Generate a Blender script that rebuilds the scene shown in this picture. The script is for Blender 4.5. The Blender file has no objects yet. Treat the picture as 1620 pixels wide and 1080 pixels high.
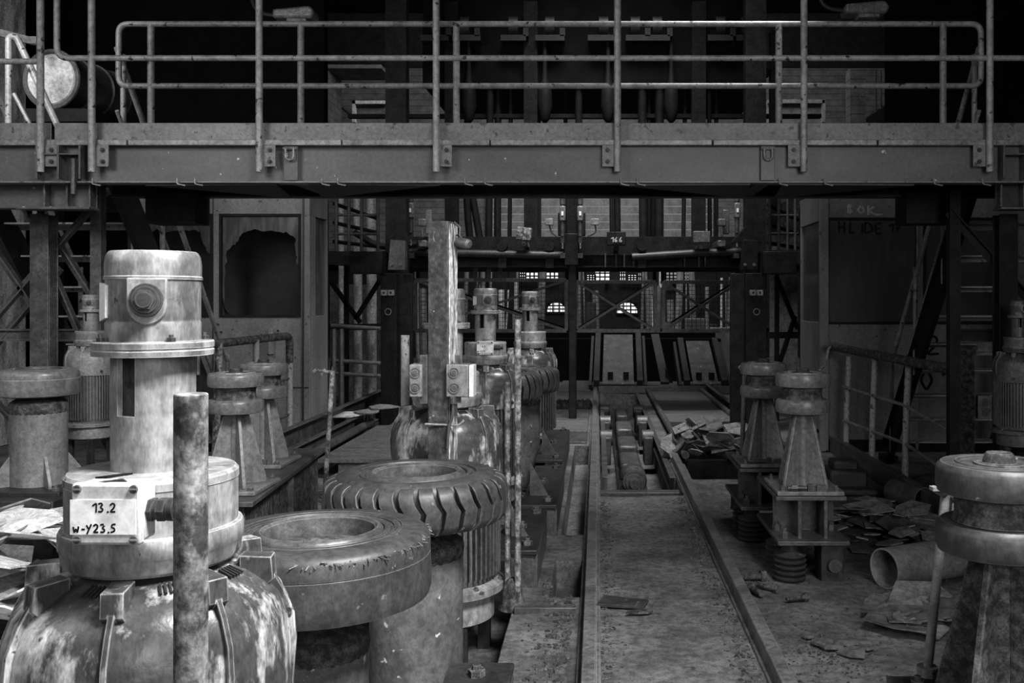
import bpy, bmesh, math, random
from mathutils import Vector, Matrix, Euler, noise
rnd = random.Random(7)
PI = math.pi
scn = bpy.context.scene
COL = scn.collection
F, VX, VY, H = 1500.0, 945.0, 475.0, 1.5          # focal length in px, vanishing point, eye height

# ---------------------------------------------------------------- camera
cd = bpy.data.cameras.new('camera'); cam = bpy.data.objects.new('camera', cd); COL.objects.link(cam)
cam.location = (0, 0, H); cam.rotation_euler = (PI/2, 0, 0)
cd.sensor_width = 36; cd.lens = F*36/1620
cd.shift_x = -(VX-810)/1620; cd.shift_y = -(540-VY)/1620
cd.clip_start = .05; cd.clip_end = 200
scn.camera = cam
# ---------------------------------------------------------------- world and exposure
w = bpy.data.worlds.new('world'); scn.world = w; w.use_nodes = True
w.node_tree.nodes['Background'].inputs[0].default_value = (1, 1, 1, 1)
w.node_tree.nodes['Background'].inputs[1].default_value = .052
scn.view_settings.view_transform = 'Standard'; scn.view_settings.look = 'None'
scn.view_settings.exposure = 0; scn.view_settings.gamma = 1; scn.view_settings.use_curve_mapping = False
# ---------------------------------------------------------------- daylight through the hall's openings, and added fill lamps
def area(name, loc, to, size, power, spread=180, size_y=None):
    l = bpy.data.lights.new(name, 'AREA'); l.energy = power; l.size = size; l.spread = math.radians(spread)
    if size_y: l.shape = 'RECTANGLE'; l.size_y = size_y
    o = bpy.data.objects.new(name, l); COL.objects.link(o); o.location = loc
    o.rotation_euler = (Vector(to)-Vector(loc)).to_track_quat('-Z', 'Y').to_euler(); return o
area('skylight_front', (1.5, 1.0, 4.6), (-1.35, 2.9, .7), 1.3, 160, 75)
area('window_left', (-4.6, .5, 4.2), (-1.2, 6.5, 1.4), 2.2, 60, 120)
area('skylight_rear', (0, 15.8, 8.8), (0, 25, 5.0), 5, 650, 150)  # added lamp brightening the plank wall at the back
area('skylight_hall_end', (0, 18.5, 7.0), (0, 21, .5), 4, 110, 120)  # added fill so the distant pipes and far clutter show
area('yard_left', (-4.4, 5.0, 4.0), (-5.3, 8.6, 2.7), 1.0, 32, 100)  # lamp added for the bright left wall and the barrel lid
area('skylight_middle', (.2, 9.6, 7.5), (-.1, 12.2, .3), 2.4, 115, 62)  # invented overhead lamp lifting the conveyor, ramps and gantry
area('skylight_track', (1.3, 6.9, 4.6), (-.85, 8.1, .8), 1.0, 48, 75)  # extra lamp added out of view to light the farther motors and tyres
area('window_behind', (1.8, -3.0, 2.7), (-.5, 8, .9), 2.2, 34, 70)  # unseen frontal fill added behind the camera

# ---------------------------------------------------------------- materials
def lum(v): return (v, v, v, 1)
MATS = {}
def mat(name, hi, lo, scale=7, lohi=(.38, .62), rough=.6, metal=0, bump=.15, fine=.5, stretch=(1, 1, 1), speck=0, speck_v=.02, bscale=40, edge=0):
    m = bpy.data.materials.new(name); m.use_nodes = True; nt = m.node_tree; N = nt.nodes; L = nt.links
    b = N['Principled BSDF']; b.inputs['Roughness'].default_value = rough; b.inputs['Metallic'].default_value = metal
    tc = N.new('ShaderNodeTexCoord'); mp = N.new('ShaderNodeMapping'); mp.inputs['Scale'].default_value = stretch
    L.new(tc.outputs['Object'], mp.inputs['Vector'])
    n1 = N.new('ShaderNodeTexNoise'); n1.inputs['Scale'].default_value = scale; n1.inputs['Detail'].default_value = 9; n1.inputs['Roughness'].default_value = .65
    L.new(mp.outputs[0], n1.inputs['Vector'])
    r1 = N.new('ShaderNodeValToRGB'); r1.color_ramp.elements[0].position = lohi[0]; r1.color_ramp.elements[1].position = lohi[1]
    r1.color_ramp.elements[0].color = lum(lo); r1.color_ramp.elements[1].color = lum(hi)
    L.new(n1.outputs['Fac'], r1.inputs[0])
    n2 = N.new('ShaderNodeTexNoise'); n2.inputs['Scale'].default_value = bscale; n2.inputs['Detail'].default_value = 8
    L.new(tc.outputs['Object'], n2.inputs['Vector'])
    r2 = N.new('ShaderNodeValToRGB'); r2.color_ramp.elements[0].position = .36; r2.color_ramp.elements[1].position = .6
    r2.color_ramp.elements[0].color = lum(1-fine); r2.color_ramp.elements[1].color = lum(1)
    L.new(n2.outputs['Fac'], r2.inputs[0])
    mx = N.new('ShaderNodeMix'); mx.data_type = 'RGBA'; mx.blend_type = 'MULTIPLY'; mx.inputs[0].default_value = 1
    L.new(r1.outputs[0], mx.inputs[6]); L.new(r2.outputs[0], mx.inputs[7])
    n4 = N.new('ShaderNodeTexNoise'); n4.inputs['Scale'].default_value = bscale*4; n4.inputs['Detail'].default_value = 5
    L.new(mp.outputs[0], n4.inputs['Vector']); r4 = N.new('ShaderNodeValToRGB'); r4.color_ramp.elements[0].position = .35; r4.color_ramp.elements[1].position = .58
    r4.color_ramp.elements[0].color = lum(1-fine*.7); r4.color_ramp.elements[1].color = lum(1); L.new(n4.outputs['Fac'], r4.inputs[0])
    m4 = N.new('ShaderNodeMix'); m4.data_type = 'RGBA'; m4.blend_type = 'MULTIPLY'; m4.inputs[0].default_value = 1
    L.new(mx.outputs[2], m4.inputs[6]); L.new(r4.outputs[0], m4.inputs[7]); out = m4.outputs[2]
    if speck:
        n3 = N.new('ShaderNodeTexNoise'); n3.inputs['Scale'].default_value = 22; n3.inputs['Detail'].default_value = 3
        L.new(tc.outputs['Object'], n3.inputs['Vector'])
        r3 = N.new('ShaderNodeValToRGB'); r3.color_ramp.elements[0].position = 1-speck-.03; r3.color_ramp.elements[1].position = 1-speck
        L.new(n3.outputs['Fac'], r3.inputs[0])
        m3 = N.new('ShaderNodeMix'); m3.data_type = 'RGBA'; L.new(r3.outputs[0], m3.inputs[0])
        L.new(out, m3.inputs[6]); m3.inputs[7].default_value = lum(speck_v); out = m3.outputs[2]
    if edge:  # lightens edges: wear together with edge highlights painted into the colour
        bv = N.new('ShaderNodeBevel'); bv.samples = 4; bv.inputs['Radius'].default_value = edge
        ge = N.new('ShaderNodeNewGeometry'); dt = N.new('ShaderNodeVectorMath'); dt.operation = 'DOT_PRODUCT'
        L.new(bv.outputs[0], dt.inputs[0]); L.new(ge.outputs['Normal'], dt.inputs[1])
        mr = N.new('ShaderNodeMapRange'); mr.inputs['From Min'].default_value = .995; mr.inputs['From Max'].default_value = .93; L.new(dt.outputs['Value'], mr.inputs['Value'])
        mu = N.new('ShaderNodeMath'); mu.operation = 'MULTIPLY'; mr.inputs['To Max'].default_value = .75; L.new(mr.outputs[0], mu.inputs[0]); L.new(r2.outputs[0], mu.inputs[1])
        m5 = N.new('ShaderNodeMix'); m5.data_type = 'RGBA'; L.new(mu.outputs[0], m5.inputs[0]); L.new(out, m5.inputs[6]); m5.inputs[7].default_value = lum(min(.6, hi*2.3)); out = m5.outputs[2]
    L.new(out, b.inputs['Base Color'])
    if bump:
        bp = N.new('ShaderNodeBump'); bp.inputs['Strength'].default_value = bump; bp.inputs['Distance'].default_value = .01
        L.new(n2.outputs['Fac'], bp.inputs['Height']); L.new(bp.outputs[0], b.inputs['Normal'])
    if hi < .03: b.inputs['Specular IOR Level'].default_value = .12
    MATS[name] = m; return m
mat('paint_light', .42, .1, 6, (.38, .64), .38, 0, .12, .35, (1.4, 1.4, .4), .3, .06, 40, .0025)
mat('paint_grimy', .55, .06, 7, (.5, .6), .3, 0, .15, .4, (1.3, 1.3, .45), .3, .04, 40, .003)
mat('paint_white', .6, .35, 8, (.3, .5), .5, 0, .05, .2)
mat('label_paper', .9, .6, 14, (.3, .5), .7, 0, .05, .15)
mat('paint_grey', .26, .12, 5, (.35, .65), .45, 0, .08, .35, (1, 1, .6), edge=.003)
mat('rail_paint', .36, .2, 9, (.35, .55), .4, 0, .12, .3, (1, 1, 1), .33, .03)
mat('rail_paint_dim', .24, .13, 9, (.35, .55), .4, 0, .12, .3, (1, 1, 1), .33, .03)  # darker copy of the rail paint, weak light put into the colour
mat('steel_dark', .045, .018, 8, (.35, .65), .5, .2, .15, .4, edge=.0035)
mat('steel_mid', .13, .05, 7, (.35, .65), .45, .2, .15, .4, edge=.0035)
mat('steel_light', .34, .16, 9, (.35, .65), .4, .2, .2, .4)
mat('beam_paint', .12, .07, 4, (.35, .65), .45, 0, .05, .2, (.4, 1, 1), .27, .5)
mat('toe_paint', .24, .15, 5, (.35, .65), .45, 0, .1, .3, (.5, 1, 1), .32, .05, edge=.0025)
mat('black_steel', .022, .01, 6, (.35, .65), .6, 0, .1, .3, edge=.0035)
mat('rust', .42, .05, 24, (.42, .6), .7, 0, .3, .6, (1, 1, .8))
mat('rust_dark', .12, .03, 20, (.4, .62), .75, 0, .35, .6, edge=.003)
mat('rubber', .06, .028, 8, (.35, .65), .5, 0, .12, .4, (1, 1, .5), .29, .12, edge=.0035)
mat('rubber_grey', .15, .08, 8, (.35, .65), .5, 0, .12, .35, (1, 1, .5), .31, .3, edge=.0035)
mat('urethane', .22, .1, 6, (.35, .62), .35, 0, .1, .35, (1, 1, .5), edge=.0035)
mat('rail_steel', .26, .12, 9, (.35, .65), .4, .3, .2, .4, edge=.0035)
mat('wheel_dark', .08, .035, 8, (.35, .65), .45, 0, .12, .35, (1, 1, .4), .29, .3, edge=.004)  # darker than the other guide wheels: right-hand dimness put into the colour
mat('gantry_steel', .026, .01, 8, (.35, .65), .5, .2, .15, .4, edge=.004)
mat('post_rust', .075, .022, 26, (.4, .62), .7, 0, .35, .6, (1, 1, .6), .26, .2, edge=.004)
mat('worn_strip', .75, .12, 30, (.42, .56), .6, 0, .3, .5, (1, 1, .15))  # wear mixed with the light on the post's side, put into colour
mat('chipped', .36, .05, 26, (.37, .43), .55, 0, .3, .35, (1, 1, .7))
mat('drum_paint', .17, .075, 6, (.35, .65), .42, 0, .08, .35, (1, 1, .6), .29, .5, edge=.003)
mat('mud', .12, .03, 18, (.4, .6), .9, 0, .8, .7)
mat('concrete', .2, .055, 2.2, (.36, .66), .8, 0, .35, .5, (1, 1, 1), .3, .03, 26)
mat('debris_light', .8, .45, 9, (.35, .6), .7, 0, .15, .35)
mat('debris_grey', .3, .12, 9, (.35, .6), .65, 0, .15, .4)
mat('debris_dark', .16, .05, 9, (.35, .6), .55, 0, .15, .4)
mat('booth_paint', .27, .15, 3, (.35, .65), .5, 0, .06, .25, (1, 1, .4), .29, .03)
mat('booth_paint_dim', .22, .13, 3, (.35, .65), .5, 0, .06, .25, (1, 1, .4), .29, .03)  # same booth paint darkened to carry the dimmer right side
mat('booth_inside', .04, .015, 3, (.35, .65), .8, 0, 0, .3)
mat('wood_plate', .17, .07, 4, (.35, .65), .7, 0, .3, .5, (1, 6, 1))
mat('weathered_wall', .75, .2, 6, (.4, .6), .8, 0, .2, .4, (1, 1, .3))
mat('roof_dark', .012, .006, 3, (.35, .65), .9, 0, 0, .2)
mat('ink', .012, .008, 3, (.3, .7), .8, 0, 0, 0)
mat('chalk', .42, .3, 10, (.35, .65), .9, 0, 0, .2)
def bandmat(name, hi, lo, freq, dist):
    m = mat(name, hi, lo, 4, (.3, .7), .7, 0, 0, .45, (1, 1, 1)); nt = m.node_tree; N = nt.nodes; L = nt.links
    b = N['Principled BSDF']; src = b.inputs['Base Color'].links[0].from_socket
    wv = N.new('ShaderNodeTexWave'); wv.bands_direction = 'Z'; wv.wave_profile = 'SAW'; wv.inputs['Scale'].default_value = freq; wv.inputs['Distortion'].default_value = dist
    tc = [n for n in N if n.type == 'TEX_COORD'][0]; L.new(tc.outputs['Object'], wv.inputs['Vector'])
    r = N.new('ShaderNodeValToRGB'); r.color_ramp.elements[0].position = .02; r.color_ramp.elements[1].position = .14
    r.color_ramp.elements[0].color = lum(.12); L.new(wv.outputs['Fac'], r.inputs[0])
    mx = N.new('ShaderNodeMix'); mx.data_type = 'RGBA'; mx.blend_type = 'MULTIPLY'; mx.inputs[0].default_value = 1
    L.new(src, mx.inputs[6]); L.new(r.outputs[0], mx.inputs[7]); L.new(mx.outputs[2], b.inputs['Base Color'])
bandmat('plank_wall', .24, .08, 2.0, .3)
bandmat('brick_wall', .3, .12, 1.3, 1.2)
def glassmat(name, dens, v, scale=9, lohi=(.4, .65)):
    m = bpy.data.materials.new(name); m.use_nodes = True; nt = m.node_tree; N = nt.nodes; L = nt.links
    b = N['Principled BSDF']; b.inputs['Base Color'].default_value = lum(v); b.inputs['Roughness'].default_value = .25
    tr = N.new('ShaderNodeBsdfTransparent'); tr.inputs[0].default_value = lum(.8); ms = N.new('ShaderNodeMixShader')
    tc = N.new('ShaderNodeTexCoord'); mp = N.new('ShaderNodeMapping'); mp.inputs['Scale'].default_value = (2.5, 1, .5); L.new(tc.outputs['Object'], mp.inputs[0])
    n = N.new('ShaderNodeTexNoise'); n.inputs['Scale'].default_value = scale; n.inputs['Detail'].default_value = 8; L.new(mp.outputs[0], n.inputs['Vector'])
    r = N.new('ShaderNodeValToRGB'); r.color_ramp.elements[0].position = lohi[0]; r.color_ramp.elements[1].position = lohi[1]
    r.color_ramp.elements[0].color = lum(dens[0]); r.color_ramp.elements[1].color = lum(dens[1]); L.new(n.outputs['Fac'], r.inputs[0])
    L.new(r.outputs[0], ms.inputs[0]); L.new(tr.outputs[0], ms.inputs[1]); L.new(b.outputs[0], ms.inputs[2])
    L.new(ms.outputs[0], N['Material Output'].inputs[0]); MATS[name] = m
glassmat('dusty_glass', (.35, .8), .12)
glassmat('dark_glass', (.6, .8), .07)
def emis(name, s):
    m = bpy.data.materials.new(name); m.use_nodes = True; b = m.node_tree.nodes['Principled BSDF']
    b.inputs['Base Color'].default_value = lum(.1); b.inputs['Emission Color'].default_value = lum(1); b.inputs['Emission Strength'].default_value = s; MATS[name] = m
emis('daylight_pane', 1.0)
emis('daylight_dim', .25)

# ---------------------------------------------------------------- geometry helpers
def V(*a): return Vector(a)
def P(px, py, Y): return Vector(((px-VX)*Y/F, Y, H-(py-VY)*Y/F))       # the point seen at that pixel, Y metres away
def G(px, py, z=0):                                                     # ... standing at height z
    Y = (H-z)*F/(py-VY); return Vector(((px-VX)*Y/F, Y, z))
class MB:
    def __init__(s): s.bm = bmesh.new()
    def quadstrip(s, a, b, closed=True):
        n = len(a)
        for i in range(n if closed else n-1):
            j = (i+1) % n
            try: s.bm.faces.new((a[i], a[j], b[j], b[i]))
            except ValueError: pass
    def poly(s, pts): 
        return s.bm.faces.new([s.bm.verts.new(p) for p in pts])
    def prism(s, pts, vec):
        vec = Vector(vec); a = [s.bm.verts.new(p) for p in pts]; b = [s.bm.verts.new(Vector(p)+vec) for p in pts]
        s.bm.faces.new(a[::-1]); s.bm.faces.new(b); s.quadstrip(a, b); return s
    def box(s, c, d, rot=None):
        x, y, z = d[0]/2, d[1]/2, d[2]/2; M = Euler(rot).to_matrix() if rot else Matrix.Identity(3); c = Vector(c)
        v = [c+M@V(*q) for q in ((-x, -y, -z), (x, -y, -z), (x, y, -z), (-x, y, -z))]
        return s.prism(v, M@V(0, 0, 2*z))
    def span(s, a, b):
        a = Vector(a); b = Vector(b); return s.box((a+b)/2, [abs(q) for q in (b-a)])
    def frame(s, p, q, up):
        d = (Vector(q)-Vector(p)).normalized(); up = Vector(up)
        if abs(d.dot(up.normalized())) > .98: up = V(1, 0, 0) if abs(d.x) < .9 else V(0, 1, 0)
        sd = d.cross(up).normalized(); return d, sd, sd.cross(d).normalized()
    def section(s, p, q, pts, up=(0, 0, 1)):
        d, sd, u = s.frame(p, q, up); p = Vector(p); q = Vector(q)
        return s.prism([p+sd*a+u*b for a, b in pts], q-p)
    def bar(s, p, q, w, h, up=(0, 0, 1)): return s.section(p, q, [(-w/2, -h/2), (w/2, -h/2), (w/2, h/2), (-w/2, h/2)], up)
    def ibeam(s, p, q, w, h, t=.012, up=(0, 0, 1)):
        W, hh, k = w/2, h/2, t/2
        return s.section(p, q, [(-W, -hh), (W, -hh), (W, -hh+t), (k, -hh+t), (k, hh-t), (W, hh-t), (W, hh), (-W, hh), (-W, hh-t), (-k, hh-t), (-k, -hh+t), (-W, -hh+t)], up)
    def channel(s, p, q, w, h, t=.012, up=(0, 0, 1)):
        hh = h/2; return s.section(p, q, [(0, -hh), (w, -hh), (w, -hh+t), (math.copysign(t, w), -hh+t), (math.copysign(t, w), hh-t), (w, hh-t), (w, hh), (0, hh)], up)
    def angle(s, p, q, w, t=.008, up=(0, 0, 1)): return s.section(p, q, [(0, 0), (w, 0), (w, t), (t, t), (t, w), (0, w)], up)
    def tube(s, pts, r, n=10, cap=True, flat=1.0, up=(0, 0, 1), taper=None):
        pts = [Vector(p) for p in pts]; rings = []; prev = None
        for i, p in enumerate(pts):
            d = ((pts[min(i+1, len(pts)-1)]-p).normalized()+(p-pts[max(i-1, 0)]).normalized()).normalized()
            if prev is None:
                u0 = Vector(up)
                if abs(d.dot(u0)) > .95: u0 = V(0, 1, 0) if abs(d.y) < .9 else V(1, 0, 0)
                sd = d.cross(u0).normalized()
            else: sd = (prev-d*prev.dot(d)).normalized()
            prev = sd; u = sd.cross(d); rr = r if taper is None else r*taper[i]
            rings.append([s.bm.verts.new(p+sd*rr*math.cos(2*PI*k/n)+u*rr*flat*math.sin(2*PI*k/n)) for k in range(n)])
        for a, b in zip(rings, rings[1:]): s.quadstrip(a, b)
        if cap: s.bm.faces.new(rings[0]); s.bm.faces.new(rings[-1][::-1])
        return s
    def lathe(s, prof, c, n=32, M=None, close=False):
        c = Vector(c); M = M or Matrix.Identity(3); rings = []
        for r, z in prof:
            if r < 1e-6: rings.append([s.bm.verts.new(c+M@V(0, 0, z))])
            else: rings.append([s.bm.verts.new(c+M@V(r*math.cos(2*PI*k/n), r*math.sin(2*PI*k/n), z)) for k in range(n)])
        prs = list(zip(rings, rings[1:]))+([(rings[-1], rings[0])] if close else [])
        for a, b in prs:
            if len(a) == 1 and len(b) == 1: continue
            if len(a) == 1:
                for k in range(n): s.bm.faces.new((a[0], b[k], b[(k+1) % n]))
            elif len(b) == 1:
                for k in range(n): s.bm.faces.new((a[k], b[0], a[(k+1) % n]))
            else: s.quadstrip(a, b)
        return s
    def cyl(s, p, q, r, n=20, r2=None):
        p = Vector(p); q = Vector(q); M = (q-p).to_track_quat('Z', 'Y').to_matrix(); r2 = r if r2 is None else r2
        return s.lathe([(0, 0), (r, 0), (r2, (q-p).length), (0, (q-p).length)], p, n, M)
    def pipe(s, p, q, r, t, n=24):
        p = Vector(p); q = Vector(q); M = (q-p).to_track_quat('Z', 'Y').to_matrix(); l = (q-p).length
        return s.lathe([(r, 0), (r, l), (r-t, l), (r-t, 0)], p, n, M, True)
    def bolt(s, p, d, r=.012, h=.01):
        p = Vector(p); d = Vector(d).normalized(); s.cyl(p, p+d*h, r, 6); s.cyl(p+d*h, p+d*h*1.7, r*.5, 8); return s
    def ringhole(s, outer, inner, vec):
        vec = Vector(vec); A = [[s.bm.verts.new(Vector(p)+o) for p in L] for L in (outer, inner) for o in (V(0, 0, 0), vec)]
        s.quadstrip(A[0], A[2]); s.quadstrip(A[1], A[3]); s.quadstrip(A[0], A[1]); s.quadstrip(A[2], A[3]); return s
    def build(s, name, m, parent=None, bevel=0, origin=None, sharp=40):
        root = parent; off = Vector(origin) if origin is not None else V(0, 0, 0)
        if parent is not None:
            while root.parent: root = root.parent
            off = Vector(root.location)
        bmesh.ops.recalc_face_normals(s.bm, faces=s.bm.faces)
        for v in s.bm.verts: v.co -= off
        me = bpy.data.meshes.new(name); s.bm.to_mesh(me); s.bm.free()
        for p in me.polygons: p.use_smooth = True
        me.set_sharp_from_angle(angle=math.radians(sharp))
        me.materials.append(MATS[m] if isinstance(m, str) else m)
        o = bpy.data.objects.new(name, me); COL.objects.link(o)
        if parent is not None: o.parent = parent
        else: o.location = off
        if bevel:
            b = o.modifiers.new('bevel', 'BEVEL'); b.width = bevel; b.segments = 2; b.limit_method = 'ANGLE'; b.angle_limit = .6
        return o
def thing(name, label, cat, loc, group=None):
    o = bpy.data.objects.new(name, None); COL.objects.link(o); o.location = loc; o.empty_display_size = .1
    return tag(o, label, cat, group)
def tag(o, label, cat, group=None):
    o['label'] = label; o['category'] = cat
    if group: o['group'] = group
    return o
def struct(o): o['kind'] = 'structure'; return o
def dup(root, loc, rotz=0, label=None, sc=None):
    r = root.copy(); COL.objects.link(r); r.location = loc; r.rotation_euler.z = rotz
    if label: r['label'] = label
    if sc: r.scale = (sc, sc, sc)
    for ch in root.children:
        c = ch.copy(); COL.objects.link(c); c.parent = r
        for g in ch.children: d = g.copy(); COL.objects.link(d); d.parent = c
    return r
def bend(pts, r, k=5):                              # polyline with rounded corners
    pts = [Vector(p) for p in pts]; out = [pts[0]]
    for a, b, c in zip(pts, pts[1:], pts[2:]):
        u = (a-b).normalized(); v = (c-b).normalized(); rr = min(r, (a-b).length*.5, (c-b).length*.5)
        p, q = b+u*rr, b+v*rr
        for i in range(k+1):
            t = i/k; out.append(p*(1-t)**2+b*2*t*(1-t)+q*t*t)
    return out+[pts[-1]]
GL = {'1': [[(0, .7), (.45, 1), (.4, 0)]], '2': [[(0, .75), (.25, 1), (.55, .85), (.45, .5), (0, .05), (.6, .08)]],
 '3': [[(0, .9), (.35, 1), (.5, .8), (.2, .55), (.55, .35), (.4, .05), (0, .1)]], '.': [[(.08, -.02), (.2, .12)], [(.06, .08), (.22, .02)]],
 'W': [[(0, .7), (.12, 0), (.32, .5), (.5, 0), (.65, .75)]], '-': [[(0, .4), (.4, .4)]], 'Y': [[(0, .9), (.25, .45)], [(.6, 1), (.05, -.15)]],
 '5': [[(.6, 1), (.15, .95), (.1, .6), (.45, .55), (.5, .2), (0, .05)]], '4': [[(.3, 1), (0, .4), (.6, .45)], [(.45, .7), (.4, 0)]],
 '0': [[(.3, 1), (.02, .5), (.3, 0), (.58, .5), (.3, 1)]], 'B': [[(.1, 0), (.1, 1), (.5, .85), (.1, .5), (.6, .3), (.1, 0)]],
 'O': [[(.4, .9), (0, .5), (.35, .05), (.8, .45), (.4, .9)]], 'K': [[(.1, 1), (.1, 0)], [(.7, .9), (.1, .45), (.9, 0), (1.6, .1)]],
 'H': [[(0, 1), (0, 0)], [(.5, 1), (.5, 0)], [(0, .5), (.5, .55)]], 'I': [[(.2, .9), (.2, 0)]], 'L': [[(.1, 1), (0, 0), (.45, .1)]],
 'D': [[(0, 1), (0, 0), (.7, .3), (.5, .9), (0, 1)]], 'E': [[(.5, 1), (0, .9), (0, 0), (.55, .1)], [(0, .5), (.4, .5)]], '7': [[(0, .9), (.6, 1), (.2, 0)], [(.1, .5), (.5, .5)]],
 '6': [[(.5, 1), (.1, .5), (.1, .1), (.5, .05), (.5, .4), (.1, .4)]], '8': [[(.3, .55), (.05, .8), (.3, 1), (.5, .8), (.05, .25), (.3, 0), (.55, .25), (.3, .55)]], ' ': []}
def write(mb, text, p, u, v, h, r, adv=.8):         # brush strokes lying on a surface
    p = Vector(p); u = Vector(u); v = Vector(v); nrm = u.cross(v).normalized(); x = 0
    for ch in text:
        for st in GL[ch]:
            mb.tube(bend([p+u*(x+a)*h+v*b*h for a, b in st], h*.18, 3), r, 6, True, .25, nrm)
        x += {'.': .4, 'W': 1.0, 'I': .45, '-': .6, '1': .65}.get(ch, adv)
    return mb
Z3 = V(0, 0, 1)
# ================================================================ the setting
PIT1 = (-1.35, -.42, .3, 10.6); PIT2 = (.03, .66, 7.3, 15.2); PIT3 = (.80, 1.75, 8.0, 9.6); TR = (-.24, -.085, 4.8, 5.5); TR2 = (-.23, -.085, 6.1, 9.8)
def floor_z(x, y):
    for (a, b, c, d), z in ((PIT1, -.26), (PIT2, -.4), (PIT3, -.35), (TR, -.16), (TR2, -.2)):
        if a < x < b and c < y < d: return z+.01*noise.noise(V(x*5, y*5, 1))
    z = .012*noise.noise(V(x*2.3, y*2.3, 0))+.006*noise.noise(V(x*9, y*9, 0))
    return z-.006
xs = {-9, -7, -5, -4, 4, 5, 7, 9}; ys = {-3, 17, 19, 22, 25}
k = -3.2
while k < 3.2: xs.add(round(k, 3)); k += .1
k = 0
while k < 16: ys.add(round(k, 3)); k += .12
for a, b, c, d in (PIT1, PIT2, PIT3, TR, TR2):
    for q in (a, b): xs |= {q-.006, q+.006}
    for q in (c, d): ys |= {q-.006, q+.006}
xs = sorted(xs); ys = sorted(ys); fb = MB()
gr = [[fb.bm.verts.new((x, y, floor_z(x, y))) for x in xs] for y in ys]
for a, b in zip(gr, gr[1:]): fb.quadstrip(a, b, False)
struct(fb.build('floor', 'concrete'))
struct(MB().box((0, 11, 9.1), (18, 28, .2)).build('ceiling', 'roof_dark'))
wb = MB(); wb.box((0, 25, 6.0), (18, .2, 6.4)); struct(wb.build('wall_back', 'plank_wall'))
wb = MB(); wb.box((0, 25, 2.62), (18, .18, .36)); wb.box((0, 25, 1.22), (18, .18, .9))
for x in (-8, -4.6, -2.6, -.05, 1.6, 3.4, 5.6): wb.box((x, 25, .9), (.5, .19, 3.8))
wb.box((0, 25.25, 1.4), (18, .1, 2.9)); wb.box((0, 24.84, 8.35), (18, .1, 1.5)); struct(wb.build('trim_1', 'black_steel'))  # black header sheet added to darken the top of the far wall
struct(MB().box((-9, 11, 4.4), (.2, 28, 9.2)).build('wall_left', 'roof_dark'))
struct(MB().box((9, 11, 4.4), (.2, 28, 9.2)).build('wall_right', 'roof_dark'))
# windows low in the far wall, seen through the machinery
wn = 0
def window(x, z, wd, hh, pane, arch=False):
    global wn; wn += 1; Y = 24.85
    b = MB(); n = 5 if wd > .6 else 3
    for i in range(n+1): b.box((x-wd/2+wd*i/n, Y, z), (.035, .06, hh))
    for i in range(4): b.box((x, Y, z-hh/2+hh*i/3), (wd, .06, .035))
    o = struct(b.build('window_%d' % wn, 'black_steel'))
    g = MB()
    if arch: g.prism([V(x+wd/2*math.cos(t*PI/10), Y+.05, z-hh/2+hh*math.sin(t*PI/10)) for t in range(11)], (0, .02, 0))
    else: g.box((x, Y+.06, z), (wd, .02, hh))
    g.build('pane', pane, o)
for px, wp, y0, y1 in ((827, 10, 430, 443), (842, 20, 424, 443), (874, 20, 424, 443), (935, 14, 434, 444), (953, 24, 426, 444), (985, 10, 426, 444), (1000, 14, 434, 444), (1013, 8, 424, 444), (1049, 7, 428, 446), (1062, 18, 430, 446), (1088, 12, 430, 446)):
    Y = 24.9; window((px-VX)*Y/F, H-((y0+y1)/2-VY)*Y/F, wp*Y/F, (y1-y0)*Y/F, 'daylight_pane' if px < 1040 else 'daylight_dim')
for px, wp, y0, y1 in ((880, 30, 478, 494), (992, 34, 478, 496)):
    Y = 24.9; window((px-VX)*Y/F, H-((y0+y1)/2-VY)*Y/F, wp*Y/F, (y1-y0)*Y/F, 'daylight_pane', True)
# daylight between the slats of the big shutter above
b = MB(); sx0, sx1 = (768-VX)*24.8/F, (1128-VX)*24.8/F; z_ = 2.95
while z_ < 4.5: b.span((sx0, 24.76, z_), (sx1, 24.8, z_+.185)); z_ += .203
so = struct(b.build('window_30', 'paint_grey')); MB().span((sx0, 24.86, 2.9), (sx1, 24.88, 4.55)).build('pane', 'daylight_dim', so)
# bright weathered wall seen through the braces on the left, added dark panels closing off the upper corners
struct(MB().box((-6.25, 6.9, 2.6), (.2, 6.6, 5.2)).build('wall_yard', 'weathered_wall'))
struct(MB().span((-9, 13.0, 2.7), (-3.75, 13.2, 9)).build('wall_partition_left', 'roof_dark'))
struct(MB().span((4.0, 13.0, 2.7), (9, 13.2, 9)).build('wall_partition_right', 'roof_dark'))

# ================================================================ elevated walkway
wy, wr, dk = 5.80, 6.65, 2.45
wt = thing('walkway', 'grey steel walkway bridge crossing the hall overhead from side to side', 'walkway', (0, wy, 2.2))
zt, zb = H+(VY-232)*wy/F, H+(VY-287)*wy/F
b = MB(); b.channel((-3.9, wy, (zt+zb)/2), (3.3, wy, (zt+zb)/2), -.1, zt-zb, .012); b.build('front_beam', 'beam_paint', wt, .002)
b = MB(); b.span((-3.9, wy-.03, zb-.012), (3.3, wy+.08, zb)); b.build('bottom_flange', 'toe_paint', wt, .003)
b = MB(); x = -3.9
for l in (1.05, 1.3, .9, 1.35, 1.0, 1.6): b.span((x+.004, wy-.055, zt), (x+l-.004, wy+.05, zt+.035)); x += l
b.build('deck_edge', 'steel_light', wt, .004)
b = MB()
for a, c in ((-3.9, -3.33), (-3.31, 3.3)): b.span((a, wy-.02, zt+.037), (c, wy-.012, zt+.142))
b.build('toe_board', 'toe_paint', wt, .003)
b = MB(); b.span((-3.9, wy+.05, dk-.04), (3.3, wr+.05, dk-.005)); b.build('deck', 'steel_dark', wt)
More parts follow.
